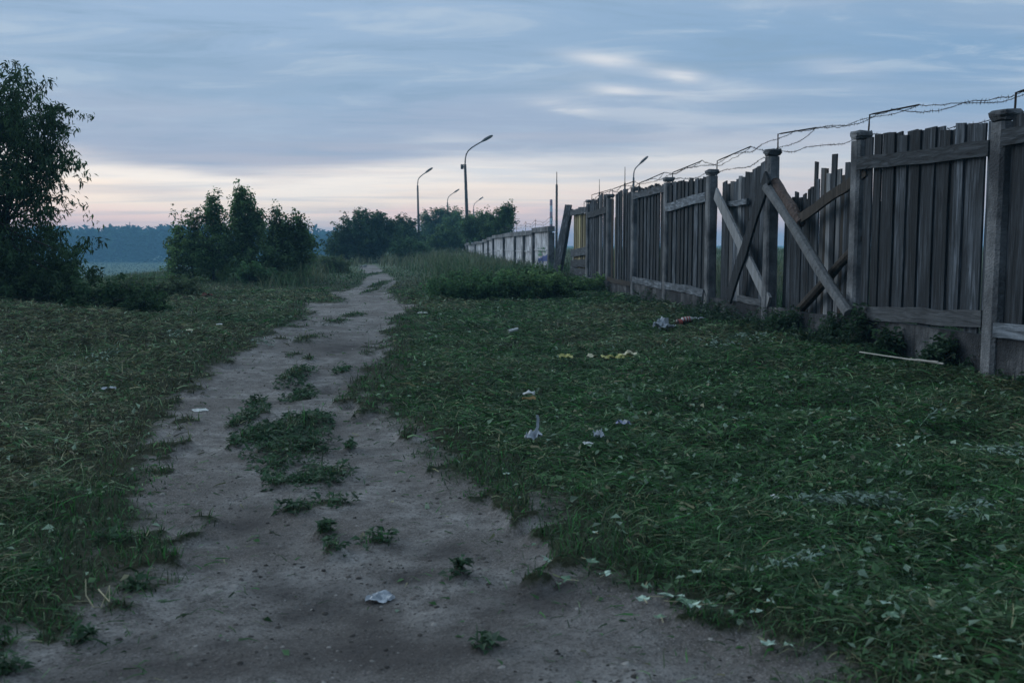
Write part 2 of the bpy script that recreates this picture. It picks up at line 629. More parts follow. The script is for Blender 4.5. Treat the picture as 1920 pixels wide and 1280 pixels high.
M_RUST = plain('rusty_iron', (.035, .026, .022), 0.8, 0.0, 0.3, 0.4, 30)
M_WIRE = plain('barbed_wire_steel', (.04, .037, .037), 0.7, 0.2, 0.3, 0.3, 30)
M_LAMPC = concrete_mat('lamp_pole_concrete', (.085, .09, .095), (.055, .057, .06), (.12, .125, .13))
M_LAMPM = plain('lamp_metal', (.07, .075, .08), 0.6, 0.2)
M_PAPER = plain('white_paper', (.46, .48, .48), 0.7)
M_PLAST = plain('pale_plastic_film', (.32, .35, .39), 0.4, 0, 0.5)
M_YEL = plain('yellow_wrapper', (.40, .38, .12), 0.5)
M_CREAM = plain('cream_paper', (.44, .42, .29), 0.6)
M_RED = plain('red_label', (.33, .07, .06), 0.5)
M_BLUEP = plain('blue_print', (.16, .18, .30), 0.5)
M_GREENP = plain('green_paint', (.05, .16, .09), 0.7)
M_BLUEPT = plain('blue_paint', (.02, .05, .20), 0.7)
M_ORANGE = plain('orange_card', (.30, .19, .07), 0.6)
M_DARKP = plain('dark_bottle_plastic', (.03, .02, .018), 0.25)
M_STRAW = plain('dry_straw', (.33, .30, .19), 0.8)
M_PALESTICK = plain('pale_sticks', (.36, .35, .32), 0.8)
M_TRUNK = wood_mat('tree_bark', [(.02, .018, .015), (.05, .045, .04), (.09, .085, .08), (.035, .04, .03)])
M_CHIM_R = plain('chimney_red', (.30, .08, .07), 0.8)
M_CHIM_W = plain('chimney_white', (.50, .50, .52), 0.8)
M_STONE = plain('lane_stone', (.17, .16, .155), 0.9, 0, 0.2, 0.4, 3)


def leafy(name, trans=0.35, rough=0.55, spec=0.3):
    m = bpy.data.materials.new(name)
    m.use_nodes = True
    nt = m.node_tree
    nb = NB(nt)
    bs = nt.nodes['Principled BSDF']
    c = nb.attr('Col')
    nt.links.new(c, bs.inputs['Base Color'])
    bs.inputs['Roughness'].default_value = rough
    bs.inputs['Specular IOR Level'].default_value = spec
    tr = nt.nodes.new('ShaderNodeBsdfTranslucent')
    nt.links.new(c, tr.inputs['Color'])
    mx = nt.nodes.new('ShaderNodeMixShader')
    mx.inputs[0].default_value = trans
    nt.links.new(bs.outputs[0], mx.inputs[1])
    nt.links.new(tr.outputs[0], mx.inputs[2])
    nt.links.new(mx.outputs[0], nt.nodes['Material Output'].inputs[0])
    return m


M_LEAF = leafy('tree_leaves', 0.45)
M_GRASS = leafy('grass_blades', 0.25, 0.6, 0.25)
M_FOREST = leafy('forest_leaves', 0.15, 0.9, 0.0)


def ground_mat():
    def b(nt, bs):
        nb = NB(nt)
        v = nb.coord('Object')
        att = nb.N.new('ShaderNodeAttribute')
        att.attribute_name = 'Mask'
        sep = nb.N.new('ShaderNodeSeparateColor')
        nt.links.new(att.outputs['Color'], sep.inputs[0])
        fine = nb.noise(v, 26, 5, 0.65)
        mid = nb.noise(v, 5.5, 5, 0.6)
        big = nb.noise(v, 0.8, 4, 0.55)
        grit = nb.noise(v, 95, 3, 0.7)
        dirt = nb.ramp(mid, [(0.32, (.135, .126, .12)), (0.5, (.25, .238, .23)), (0.68, (.36, .348, .338))])
        dirt = nb.mix(nb.ramp(big, [(0.40, 0.75), (0.58, 0.0)]), dirt, (.125, .112, .104))
        dirt = nb.mix(nb.ramp(fine, [(0.52, 0.0), (0.64, 0.8)]), dirt, (.10, .093, .087))
        dirt = nb.mix(nb.ramp(grit, [(0.56, 0.0), (0.66, 0.6)]), dirt, (.45, .43, .415))
        dirt = nb.mix(nb.ramp(grit, [(0.34, 0.7), (0.44, 0.0)]), dirt, (.08, .073, .068))
        cr = nb.vor(v, 30)
        cr2 = nb.vor(v, 13)
        dirt = nb.mix(nb.ramp(cr, [(0.12, 0.85), (0.24, 0.0)]), dirt, (.09, .082, .076))
        dirt = nb.mix(nb.ramp(cr2, [(0.05, 0.9), (0.12, 0.0)]), dirt, (.06, .055, .05))
        dirt = nb.mix(nb.math('MULTIPLY', sep.outputs[1], 0.75), dirt, (.055, .05, .05))
        soil = nb.ramp(fine, [(0.3, (.012, .018, .010)), (0.55, (.028, .042, .020)), (0.75, (.06, .07, .036))])
        soil = nb.mix(nb.ramp(big, [(0.4, 0.0), (0.65, 0.6)]), soil, (.05, .046, .03))
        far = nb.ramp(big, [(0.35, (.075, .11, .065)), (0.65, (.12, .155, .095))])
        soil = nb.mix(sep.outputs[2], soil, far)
        m = nb.math('ADD', sep.outputs[0], nb.math('MULTIPLY', nb.math('SUBTRACT', fine, 0.5), 0.9))
        mk = nb.ramp(m, [(0.26, 0.0), (0.62, 1.0)])
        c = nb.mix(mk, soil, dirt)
        nt.links.new(c, bs.inputs['Base Color'])
        bs.inputs['Roughness'].default_value = 0.95
        bs.inputs['Specular IOR Level'].default_value = 0.15
        hh = nb.math('ADD', nb.math('MULTIPLY', mid, 1.2), nb.math('ADD', fine, nb.math('MULTIPLY', grit, 0.45)))
        nt.links.new(nb.bump(hh, 1.0, 0.045), bs.inputs['Normal'])
    return mat('earth_and_turf', b)


M_GROUND = ground_mat()


# ------------------------------------------------------------------ mesh helpers
def np_mesh(name, verts, faces_flat, nper, cols=None, smooth=False):
    """verts (n,3); faces_flat int array, nper verts per face"""
    me = bpy.data.meshes.new(name)
    verts = np.ascontiguousarray(verts, np.float32)
    faces_flat = np.ascontiguousarray(faces_flat, np.int32).ravel()
    nf = len(faces_flat) // nper
    me.vertices.add(len(verts))
    me.vertices.foreach_set('co', verts.ravel())
    me.loops.add(len(faces_flat))
    me.loops.foreach_set('vertex_index', faces_flat)
    me.polygons.add(nf)
    me.polygons.foreach_set('loop_start', np.arange(0, nf * nper, nper, dtype=np.int32))
    me.polygons.foreach_set('loop_total', np.full(nf, nper, np.int32))
    me.polygons.foreach_set('use_smooth', np.full(nf, smooth))
    if cols is not None:
        ca = me.color_attributes.new('Col', 'FLOAT_COLOR', 'POINT')
        c4 = np.ones((len(verts), 4), np.float32)
        c4[:, :3] = cols
        ca.data.foreach_set('color', c4.ravel())
    me.update(calc_edges=True)
    return me


def link(name, me, m=None, parent=None):
    o = bpy.data.objects.new(name, me)
    COL.objects.link(o)
    if m is not None and me is not None and not me.materials:
        me.materials.append(m)
    if parent is not None:
        o.parent = parent
    return o


def tag(o, label=None, cat=None, group=None, kind=None):
    if label:
        o['label'] = label
    if cat:
        o['category'] = cat
    if group:
        o['group'] = group
    if kind:
        o['kind'] = kind
    return o


def empty(name, loc):
    o = bpy.data.objects.new(name, None)
    o.location = loc
    o.empty_display_size = 0.3
    COL.objects.link(o)
    return o


class MB:
    """collects polygons of one mesh, in world coordinates"""

    def __init__(s):
        s.v, s.f = [], []

    def add(s, vs, fs):
        b = len(s.v)
        s.v += [tuple(v) for v in vs]
        s.f += [tuple(i + b for i in f) for f in fs]

    def rings(s, rings, cap=True):
        n = len(rings[0])
        b = len(s.v)
        for r in rings:
            s.v += [tuple(p) for p in r]
        for k in range(len(rings) - 1):
            for i in range(n):
                j = (i + 1) % n
                s.f.append((b + k * n + i, b + k * n + j, b + (k + 1) * n + j, b + (k + 1) * n + i))
        if cap:
            s.f.append(tuple(b + i for i in reversed(range(n))))
            e = b + (len(rings) - 1) * n
            s.f.append(tuple(e + i for i in range(n)))

    def tube(s, pts, rad, n=6):
        pts = [Vector(p) for p in pts]
        rings = []
        up = Vector((0.31, 0.17, 0.93)).normalized()
        for i, p in enumerate(pts):
            d = (pts[min(i + 1, len(pts) - 1)] - pts[max(i - 1, 0)]).normalized()
            a = d.cross(up)
            if a.length < 0.1:
                a = d.cross(Vector((1, 0, 0)))
            a.normalize()
            c = d.cross(a)
            r = rad[i] if isinstance(rad, (list, tuple)) else rad
            rings.append([p + (a * math.cos(6.28318 * k / n) + c * math.sin(6.28318 * k / n)) * r for k in range(n)])
        s.rings(rings)

    def beam(s, p, q, w, h, side, seg=4, wob=0.006):
        """plank from p to q; w across (perpendicular to side), h = thickness along side"""
        p, q = Vector(p), Vector(q)
        d = (q - p).normalized()
        sd_ = (side - d * side.dot(d)).normalized()
        c = d.cross(sd_)
        rings = []
        for k in range(seg + 1):
            t = k / seg
            m = p.lerp(q, t) + c * random.uniform(-wob, wob) + sd_ * random.uniform(-wob, wob) * .5
            ww = w * random.uniform(.94, 1.04)
            rings.append([m + c * ww / 2 + sd_ * h / 2, m - c * ww / 2 + sd_ * h / 2,
                          m - c * ww / 2 - sd_ * h / 2, m + c * ww / 2 - sd_ * h / 2])
        s.rings(rings)

    def build(s, name, m, parent=None, org=None, smooth=False):
        o_ = Vector((0, 0, 0))
        if parent is not None:
            o_ = world_loc(parent)
        elif org is not None:
            o_ = Vector(org)
        me = bpy.data.meshes.new(name)
        me.from_pydata([(v[0] - o_.x, v[1] - o_.y, v[2] - o_.z) for v in s.v], [], s.f)
        me.materials.append(m)
        if smooth:
            me.polygons.foreach_set('use_smooth', [True] * len(me.polygons))
        me.update()
        o = link(name, me, None, parent)
        if parent is None and org is not None:
            o.location = o_
        return o


def world_loc(o):
    v = Vector(o.location)
    while o.parent:
        o = o.parent
        v += Vector(o.location)
    return v


# ================================================================== ground
def axis(lo_fine, hi_fine, step, lo, hi, g):
    a = list(np.arange(lo_fine, hi_fine, step))
    s_, x = step, a[-1]
    while x < hi:
        s_ *= g
        x += s_
        a.append(x)
    s_, x = step, a[0]
    pre = []
    while x > lo:
        s_ *= g
        x -= s_
        pre.append(x)
    return np.array(pre[::-1] + a)


def build_ground():
    xs = axis(-4.5, 4.5, 0.055, -2600, 2600, 1.06)
    ys = axis(2.8, 11, 0.055, -60, 3500, 1.03)
    Xg, Yg = np.meshgrid(xs, ys)
    b = bare(Xg.ravel(), Yg.ravel())
    x, y = Xg.ravel(), Yg.ravel()
    z = height(x, y) + micro(x, y, b)
    nx, ny = len(xs), len(ys)
    i = np.arange((ny - 1) * (nx - 1))
    r, c = i // (nx - 1), i % (nx - 1)
    a = r * nx + c
    faces = np.stack([a, a + 1, a + nx + 1, a + nx], 1)
    me = np_mesh('ground', np.stack([x, y, z], 1), faces, 4, None, True)
    st = np.zeros(len(x))
    for px, py, rx, ry in ((625, 1095, 95, 40), (690, 1125, 60, 24), (520, 1080, 60, 22), (560, 1120, 40, 16), (250, 1190, 70, 26), (840, 1020, 60, 18), (760, 1190, 330, 60), (300, 1240, 260, 40), (1000, 1100, 160, 30), (470, 960, 60, 30), (690, 700, 50, 30), (500, 1000, 50, 20),
                           (610, 716, 26, 7), (770, 1060, 70, 15), (420, 1190, 60, 14), (640, 650, 60, 14)):
        p, e1, e2 = ground_pt(px, py), ground_pt(px, py - ry), ground_pt(px, py + ry)
        rx_, ry_ = rx * p.y / FPX, 0.5 * (e1.y - e2.y)
        st = np.maximum(st, np.exp(-(((x - p.x) / rx_) ** 2 + ((y - p.y) / ry_) ** 2)))
    st = np.clip(st * (0.4 + 1.2 * fbm(x * 5, y * 5, 71, 4)), 0, 1)
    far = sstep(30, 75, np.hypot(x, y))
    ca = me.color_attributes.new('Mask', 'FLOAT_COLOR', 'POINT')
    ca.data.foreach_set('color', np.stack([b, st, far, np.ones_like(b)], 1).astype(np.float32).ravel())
    o = link('ground', me, M_GROUND)
    tag(o, 'earth lane and mown grass verges falling away to a river valley', 'ground', kind='structure')


build_ground()


# ================================================================== grass
def strips(P, az, L, W, col, hx, hz, side_tilt=None, tipcol=None):
    """P (n,3) roots; az heading; hx,hz (n,k+1) profile (x L); makes tapered ribbons"""
    n, k1 = hx.shape
    dx, dy = np.cos(az), np.sin(az)
    sx, sy = -dy, dx
    curve = RNG.normal(0, 0.22, n)
    V = np.zeros((n, k1, 2, 3), np.float32)
    C = np.zeros((n, k1, 2, 3), np.float32)
    for j in range(k1):
        t = j / (k1 - 1)
        w = W * (1 - t ** 1.6 * 0.88) * 0.5
        cx = P[:, 0] + dx * L * hx[:, j] + sx * curve * L * t * t
        cy = P[:, 1] + dy * L * hx[:, j] + sy * curve * L * t * t
        cz = P[:, 2] + L * hz[:, j]
        tilt = side_tilt if side_tilt is not None else 0
        for s_, sg in ((0, -1), (1, 1)):
            V[:, j, s_, 0] = cx + sg * sx * w
            V[:, j, s_, 1] = cy + sg * sy * w
            V[:, j, s_, 2] = cz + sg * w * tilt
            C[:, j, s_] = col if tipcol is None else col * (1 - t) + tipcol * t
    base = (np.arange(n) * k1 * 2)[:, None]
    fs = []
    for j in range(k1 - 1):
        q = np.array([j * 2, j * 2 + 1, j * 2 + 3, j * 2 + 2])[None]
        fs.append(base + q)
    Fc = np.stack(fs, 1).reshape(-1, 4)
    return V.reshape(-1, 3), Fc, C.reshape(-1, 3)


def sample(n, y0, y1, half=0.62, pad=1.6):
    y = np.exp(RNG.uniform(math.log(y0), math.log(y1), n))
    x = RNG.uniform(-1, 1, n) * (half * y + pad)
    return x, y


def pal(n, cols, wts):
    wts = np.array(wts, float)
    i = RNG.choice(len(cols), n, p=wts / wts.sum())
    c = np.array(cols)[i]
    return c * RNG.uniform(0.5, 1.5, (n, 1))


G_DARK, G_MID, G_TEAL = (.016, .044, .017), (.034, .086, .030), (.046, .098, .045)
G_STRAW, G_HAY, G_PALE, G_BROWN = (.20, .20, .11), (.085, .105, .050), (.16, .25, .125), (.044, .042, .024)
G_GREEN2 = (.038, .15, .036)


def col_field(x, y, n, hay):
    green = pal(n, [G_DARK, G_MID, G_TEAL, G_GREEN2, G_HAY], [4, 4, 2.5, 3.2, 1.0])
    dry = pal(n, [G_HAY, G_BROWN, G_STRAW, G_TEAL, G_PALE], [4, 4, 1.6, 3, 1.2])
    f = fbm(x * 0.45, y * 0.45, 61, 3)
    k = sstep(0.42, 0.62, f + (RNG.random(n) - .5) * .25 + hay)
    return green * (1 - k[:, None]) + dry * k[:, None]


def hay_hint(x, y):
    """dry patches: left mound and verge, some swathes on the right"""
    left = sstep(-1.5, -4.0, x)
    h = 0.19 * left - 0.07 * (1 - left) - .03 + .24 * np.exp(-(((x + 9) / 4.5) ** 2 + ((y - 16) / 4.0) ** 2))
    for px, py, rx, ry, w in ((1350, 880, 130, 30, .2), (1150, 600, 140, 14, .25), (860, 560, 40, 8, .1), (760, 880, 200, 40, -.25),
                              (820, 800, 150, 40, -.25), (760, 680, 60, 60, -.2), (1500, 700, 200, 40, -.12), (1400, 800, 170, 36, -.35), (1560, 845, 150, 26, -.25), (900, 640, 120, 30, -.15)):
        p, e1, e2 = ground_pt(px, py), ground_pt(px, py - ry), ground_pt(px, py + ry)
        h = h + w * np.exp(-(((x - p.x) / (rx * p.y / FPX)) ** 2 + ((y - p.y) / (.5 * (e1.y - e2.y))) ** 2))
    return h


def build_turf():
    n = 235000
    x, y = sample(n, 2.9, 70)
    b = bare(x, y)
    keep = (RNG.random(n) > sstep(.0, .85, b) ** .8) & (fence_side(x, y) > -1.0)
    x, y = x[keep], y[keep]
    n = len(x)
    z = ground_z(x, y) - 0.004
    near_edge = sstep(-0.9, 0.0, lane_sd(x, y))
    tallb = RNG.random(n) < .05
    L = RNG.uniform(.03, .075, n) * (1 + .012 * y) * np.where(tallb, 2.4, 1) * (1 - .55 * bare(x, y)) * (1.0 + .3 * (island(x, y) > -0.2))
    W = (.0032 + .00062 * y) * RNG.uniform(.7, 1.4, n)
    az = RNG.uniform(0, 6.283, n)
    bend = RNG.uniform(.25, 1.1, n)
    t = np.linspace(0, 1, 3)[None]
    hx = bend[:, None] * t ** 1.5
    hz = t * np.clip(1.15 - .55 * bend[:, None] * t, .1, 2)
    col = col_field(x, y, n, hay_hint(x, y) - .10)
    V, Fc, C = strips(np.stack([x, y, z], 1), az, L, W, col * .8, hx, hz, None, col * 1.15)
    me = np_mesh('short_grass', V, Fc, 4, C)
    tag(link('short_grass', me, M_GRASS), 'short dark green grass growing along both sides of the lane', 'grass', kind='stuff')


def build_islands():
    xs, ys, sc = [], [], []
    for cx, cy, rx, ry in ISL:
        k = int(np.clip(150 * (rx * ry) / (.0022 * (cy / 5) ** 2 + .02) * .6, 80, 900))
        r = np.sqrt(RNG.random(k)) * 1.5
        a = RNG.uniform(0, 6.283, k)
        xs.append(cx + rx * r * np.cos(a))
        ys.append(cy + ry * r * np.sin(a))
        sc.append(1.25 - .55 * r)
    x, y, s = map(np.concatenate, (xs, ys, sc))
    keep = RNG.random(len(x)) > sstep(.25, .95, bare(x, y))
    x, y, s = x[keep], y[keep], s[keep]
    n = len(x)
    z = ground_z(x, y) - .004
    L = RNG.uniform(.02, .06, n) * s * (1 + .010 * y)
    W = (.0042 + .00065 * y) * RNG.uniform(.7, 1.5, n)
    az = RNG.uniform(0, 6.283, n)
    bend = RNG.uniform(.4, 1.6, n)
    t = np.linspace(0, 1, 4)[None]
    hx = bend[:, None] * t ** 1.4
    hz = t * np.clip(1.1 - .6 * bend[:, None] * t, .1, 2)
    col = pal(n, [G_DARK, G_MID, G_TEAL, G_GREEN2], [4, 4, 2, 1])
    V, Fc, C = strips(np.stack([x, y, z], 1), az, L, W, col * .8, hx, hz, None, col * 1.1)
    me = np_mesh('lane_grass', V, Fc, 4, C)
    tag(link('lane_grass', me, M_GRASS), 'scattered grass clumps growing between the wheel ruts', 'grass', kind='stuff')


def build_plantain():
    xs, ys = [], []
    for cx, cy, rx, ry in ISL:
        if cy > 14:
            continue
        k = int(np.clip(900 * rx * ry, 10, 260))
        r = np.sqrt(RNG.random(k)) * 1.25
        a = RNG.uniform(0, 6.283, k)
        xs.append(cx + rx * r * np.cos(a))
        ys.append(cy + ry * r * np.sin(a))
    x, y = np.concatenate(xs), np.concatenate(ys)
    x, y = np.repeat(x, 4) + RNG.normal(0, .012, 4 * len(x)), np.repeat(y, 4) + RNG.normal(0, .012, 4 * len(y))
    n = len(x)
    z = ground_z(x, y) + RNG.uniform(.004, .045, n)
    L = RNG.uniform(.025, .06, n) * (1 + .02 * y)
    col = pal(n, [(.03, .07, .036), (.045, .095, .05), (.08, .13, .085)], [3, 3, 1.2])
    V, f, C = leaf_quads(np.stack([x, y, z], 1), RNG.uniform(0, 6.28, n), RNG.normal(.2, .3, n), RNG.normal(0, .4, n), L, L * RNG.uniform(.4, .7, n), col)
    tag(link('lane_weeds', np_mesh('lane_weeds', V, f, 3, C), M_LEAF), 'flat leafy weeds in the grass strip between the ruts', 'weeds', kind='stuff')


def build_hay():
    n = 425000
    x, y = sample(n, 2.9, 36)
    b = bare(x, y)
    sdv = lane_sd(x, y)
    right = x > np.interp(y, [3, 6, 12, 30], [1.6, .3, -1.2, -2.8])
    far_edge = sstep(-.05, -.75, sdv)
    patch = sstep(.30, .55, fbm(x * .55, y * .55, 83, 4) + .25 * far_edge - .05)
    leftness = np.where(right, 1.0, .55 + .45 * sstep(9, 13, y))
    prob = np.clip(patch * (.25 + .75 * far_edge) * leftness, 0, 1)
    spill = (sdv > 0) & (sdv < .9) & (RNG.random(n) < .06 * (1 - sdv / .9))
    keep = ((RNG.random(n) < prob) & (b < .5) | spill) & (fence_side(x, y) > .05)
    x, y = x[keep], y[keep]
    n = len(x)
    z = ground_z(x, y) + hump(x, y) * RNG.random(n) + RNG.random(n) * .02
    L = (.04 + .15 * RNG.random(n) ** 1.6) * (1 + .02 * y) * np.where(lane_sd(x, y) > 0, .55, 1)
    W = (.0021 + .00046 * y) * RNG.uniform(.6, 1.7, n)
    fld = fbm(x * .8, y * .8, 97, 3) * 9.0
    az = fld + RNG.normal(0, .95, n)
    stray = RNG.random(n) < .45
    az = np.where(stray, RNG.uniform(0, 6.283, n), az)
    t = np.linspace(0, 1, 3)[None]
    arch = RNG.uniform(.0, .34, n)[:, None]
    tilt = RNG.normal(.05, .20, n)[:, None]
    hx = np.repeat(t, n, 0)
    hz = arch * 4 * t * (1 - t) * .5 + tilt * t
    col = col_field(x, y, n, hay_hint(x, y))
    bright = RNG.random(n) < .20 * sstep(.35, .6, fbm(x * 1.5, y * 1.5, 103, 3))
    col[bright] = pal(int(bright.sum()), [G_STRAW, G_PALE], [1, 1.5])
    V, Fc, C = strips(np.stack([x, y, z], 1), az, L, W, col, hx, hz, RNG.normal(0, .8, n))
    # keep ribbons from diving under the earth
    me = np_mesh('mown_grass', V, Fc, 4, C)
    tag(link('mown_grass', me, M_GRASS), 'cut grass lying in matted swathes on the verges', 'cut grass', kind='stuff')


def leaf_quads(P, az, pitch, roll, L, W, col, fold=.25):
    """diamond leaves folded along the midrib"""
    n = len(P)
    ca, sa, cp, sp = np.cos(az), np.sin(az), np.cos(pitch), np.sin(pitch)
    d = np.stack([ca * cp, sa * cp, sp], 1)
    s0 = np.stack([-sa, ca, np.zeros(n)], 1)
    u0 = np.cross(d, s0)
    s = s0 * np.cos(roll)[:, None] + u0 * np.sin(roll)[:, None]
    u = np.cross(d, s)
    L, W = L[:, None], W[:, None]
    a = P
    m1 = P + d * L * .38 + s * W * .5 + u * W * fold
    m2 = P + d * L * .38 - s * W * .5 + u * W * fold
    e = P + d * L - u * L * .12
    V = np.stack([a, m1, e, m2], 1).reshape(-1, 3)
    bi = (np.arange(n) * 4)[:, None]
    f = np.concatenate([bi + np.array([[0, 2, 1]]), bi + np.array([[0, 3, 2]])], 1).reshape(-1, 3)
    C = np.repeat(col, 4, 0)
    return V, f, C


def build_leaf_litter():
    n = 60000
    x, y = sample(n, 3.0, 32)
    sdv = lane_sd(x, y)
    right = x > np.interp(y, [3, 6, 12, 30], [1.6, .3, -1.2, -2.8])
    pt = sstep(.42, .62, fbm(x * .9, y * .9, 113, 4))
    pr = np.where(right, .25 + .75 * pt, .12 + .25 * pt)
    # wilted row of cut weeds across the left verge
    p = ground_pt(480, 574)
    row = np.exp(-(((x - p.x) / 3.6) ** 2 + ((y - p.y) / 1.7) ** 2))
    pr = np.clip(pr + row, 0, 1)
    pr = np.where(sdv > .05, .012, pr)
    keep = (RNG.random(n) < pr) & (fence_side(x, y) > .1)
    x, y = x[keep], y[keep]
    n = len(x)
    z = ground_z(x, y) + (RNG.uniform(.005, .06, n) + hump(x, y) * RNG.uniform(.4, 1, n)) * (lane_sd(x, y) < 0) + .004
    L = RNG.uniform(.018, .055, n) * (1 + .04 * y)
    W = L * RNG.uniform(.35, .75, n)
    col = pal(n, [(.22, .31, .23), (.09, .17, .08), (.045, .11, .042), (.26, .26, .17)], [1.3, 3, 4, .4])
    V, f, C = leaf_quads(np.stack([x, y, z], 1), RNG.uniform(0, 6.28, n), RNG.normal(0.2, .45, n), RNG.normal(0, .5, n), L, W, col)
    me = np_mesh('leaf_litter', V, f, 3, C)
    tag(link('leaf_litter', me, M_LEAF), 'small cut leaves strewn over the mown verges', 'leaf litter', kind='stuff')


def build_weeds():
    """leafy weeds along the foot of the fence and round the posts"""
    Ps, As, Pi, Ls, Ws, Cs = [], [], [], [], [], []
    stems = MB()
    rr = random.Random(5)
    for i in range(620):
        a = rr.uniform(-3.5, 29) if i % 3 else rr.uniform(-1, 10)
        o = abs(rr.gauss(.18, .33)) + .12
        dens = float(fbm(np.array([a * .6]), np.array([o]), 131, 3)[0])
        if dens < (.54 if a < 3.2 else .49):
            continue
        p = F(a, o, 0)
        h = rr.uniform(.12, .42) * (1.3 if dens > .58 else .9) * (.85 if 3.0 < a < 7.5 else .8) * (.7 if a < 3.2 else 1)
        z0 = gz(p.x, p.y)
        p.z = z0
        lx, ly = rr.gauss(0, .12), rr.gauss(0, .12)
        k = int(8 + h * 34)
        for j in range(k):
            t = (j + .5) / k
            Ps.append((p.x + lx * t, p.y + ly * t, z0 + h * t))
            As.append(rr.uniform(0, 6.28))
            Pi.append(rr.gauss(-.15, .35))
            l_ = rr.uniform(.05, .11) * (1.2 - .5 * t)
            Ls.append(l_)
            Ws.append(l_ * rr.uniform(.45, .7))
            g = rr.uniform(.6, 1.25)
            pale = rr.random() < .06
            Cs.append([c * g for c in ((.14, .19, .15) if pale else (.036, .075, .040))])
    n = len(Ps)
    V, f, C = leaf_quads(np.array(Ps), np.array(As), np.array(Pi), RNG.normal(0, .3, n), np.array(Ls), np.array(Ws), np.array(Cs))
    me = np_mesh('fence_weeds', V, f, 3, C)
    tag(link('fence_weeds', me, M_LEAF), 'low dark nettles and weeds crowding the foot of the wooden fence', 'weeds', kind='stuff')


def build_tall_grass():
    n = 120000
    y = np.exp(RNG.uniform(math.log(14), math.log(150), n))
    x = RNG.uniform(-.62, .45, n) * y
    sdv = lane_sd(x, y)
    fs = fence_side(x, y)
    left = x < np.interp(y, [20, 45, 60, 100], [-4, -8.3, -9.3, -15])
    dl = -sdv
    pr_r = sstep(30, 36, y) * sstep(.8, 3.0, dl) * sstep(-.6, .2, fs)
    pr_l = sstep(34, 40, y) * sstep(1.0, 3.5, dl)
    pr = np.where(left, pr_l, pr_r)
    pr = np.where(y > 72, 1.0 * (dl > .2), pr)
    pr = np.where(fs < -.5, .55, pr) * (fbm(x * .3, y * .3, 151, 3) > .3)
    keep = RNG.random(n) < pr
    x, y = x[keep], y[keep]
    n = len(x)
    z = ground_z(x, y) - .02
    L = RNG.uniform(.35, .95, n) * np.where((fence_side(x, y) < 3.5) & (y < 85), .6, 1) * np.where((fence_side(x, y) > 3.5) & (x > -.16 * y), 1.35, 1) * np.where(x < -.24 * y - .5, .4, 1) * (.6 + .8 * fbm(x * .25, y * .25, 157, 3)) * np.where(y > 80, .8, 1)
    W = (.004 + .00055 * y) * RNG.uniform(.6, 1.3, n)
    az = RNG.uniform(0, 6.283, n)
    bend = RNG.uniform(.1, .75, n)
    t = np.linspace(0, 1, 3)[None]
    hx = bend[:, None] * t ** 1.8
    hz = t * np.clip(1.05 - .45 * bend[:, None] * t, .1, 2)
    f = sstep(.35, .65, fbm(x * .12, y * .12, 163, 3) + .2 * sstep(60, 90, y))
    ca = pal(n, [(.038, .095, .042), (.055, .12, .052), (.08, .11, .055)], [3, 3, 1])
    cb = pal(n, [(.10, .125, .065), (.14, .145, .085), (.07, .10, .05)], [3, 2, 2])
    col = ca * (1 - f[:, None]) + cb * f[:, None]
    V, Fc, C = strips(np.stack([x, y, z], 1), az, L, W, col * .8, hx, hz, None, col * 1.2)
    me = np_mesh('tall_grass', V, Fc, 4, C)
    tag(link('tall_grass', me, M_GRASS), 'tall unmown grass on both sides of the far lane', 'grass', kind='stuff')


def build_stones():
    """small clods and stones strewn on the bare lane"""
    n = 15000
    x, y = sample(n, 2.8, 30, .5, 1.0)
    k = (bare(x, y) > .6) & (RNG.random(n) < .35 + .65 * (fbm(x * 1.2, y * 1.2, 171, 3) > .5))
    x, y = x[k], y[k]
    n = len(x)
    z = ground_z(x, y)
    r = RNG.gamma(1.3, .0034, n) * (1 + .05 * y) + .0024
    r = np.minimum(r, .016 + .0006 * y)
    base = np.array([(1, 0, 0), (0, 1, 0), (-1, 0, 0), (0, -1, 0), (0, 0, 1), (.6, .6, .6), (-.6, .5, .55)])
    o8 = np.array([(1, 0, 0), (.5, .85, 0), (-.5, .85, 0), (-1, 0, 0), (-.5, -.85, 0), (.5, -.85, 0),
                   (.5, .3, .6), (-.4, .4, .65), (-.1, -.5, .6)], float)
    fc = np.array([(0, 1, 6), (1, 2, 7), (1, 7, 6), (2, 3, 7), (3, 4, 8), (3, 8, 7), (4, 5, 8), (5, 0, 6), (5, 6, 8), (6, 7, 8)])
    ang = RNG.uniform(0, 6.28, n)
    ca, sa = np.cos(ang), np.sin(ang)
    jit = o8[None] * RNG.uniform(.7, 1.3, (n, 9, 1)) * np.array([1, 1, .8])
    V = np.empty((n, 9, 3))
    V[..., 0] = x[:, None] + r[:, None] * (jit[..., 0] * ca[:, None] - jit[..., 1] * sa[:, None])
    V[..., 1] = y[:, None] + r[:, None] * (jit[..., 0] * sa[:, None] + jit[..., 1] * ca[:, None])
    V[..., 2] = z[:, None] + r[:, None] * (jit[..., 2] - .12)
    Fc = (np.arange(n) * 9)[:, None, None] + fc[None]
    col = pal(n, [(.10, .09, .085), (.19, .18, .17), (.26, .245, .23), (.05, .046, .043)], [3, 3, .25, 5])
    me = np_mesh('lane_stones', V.reshape(-1, 3), Fc.reshape(-1, 3), 3, np.repeat(col, 9, 0), True)
    m = leafy('stone_clods', 0.0, .95, .1)
    tag(link('lane_stones', me, m), 'small stones and earth clods scattered over the lane', 'stones', kind='stuff')


build_turf()
build_islands()
build_plantain()
build_hay()
build_leaf_litter()
build_weeds()
build_tall_grass()
build_stones()


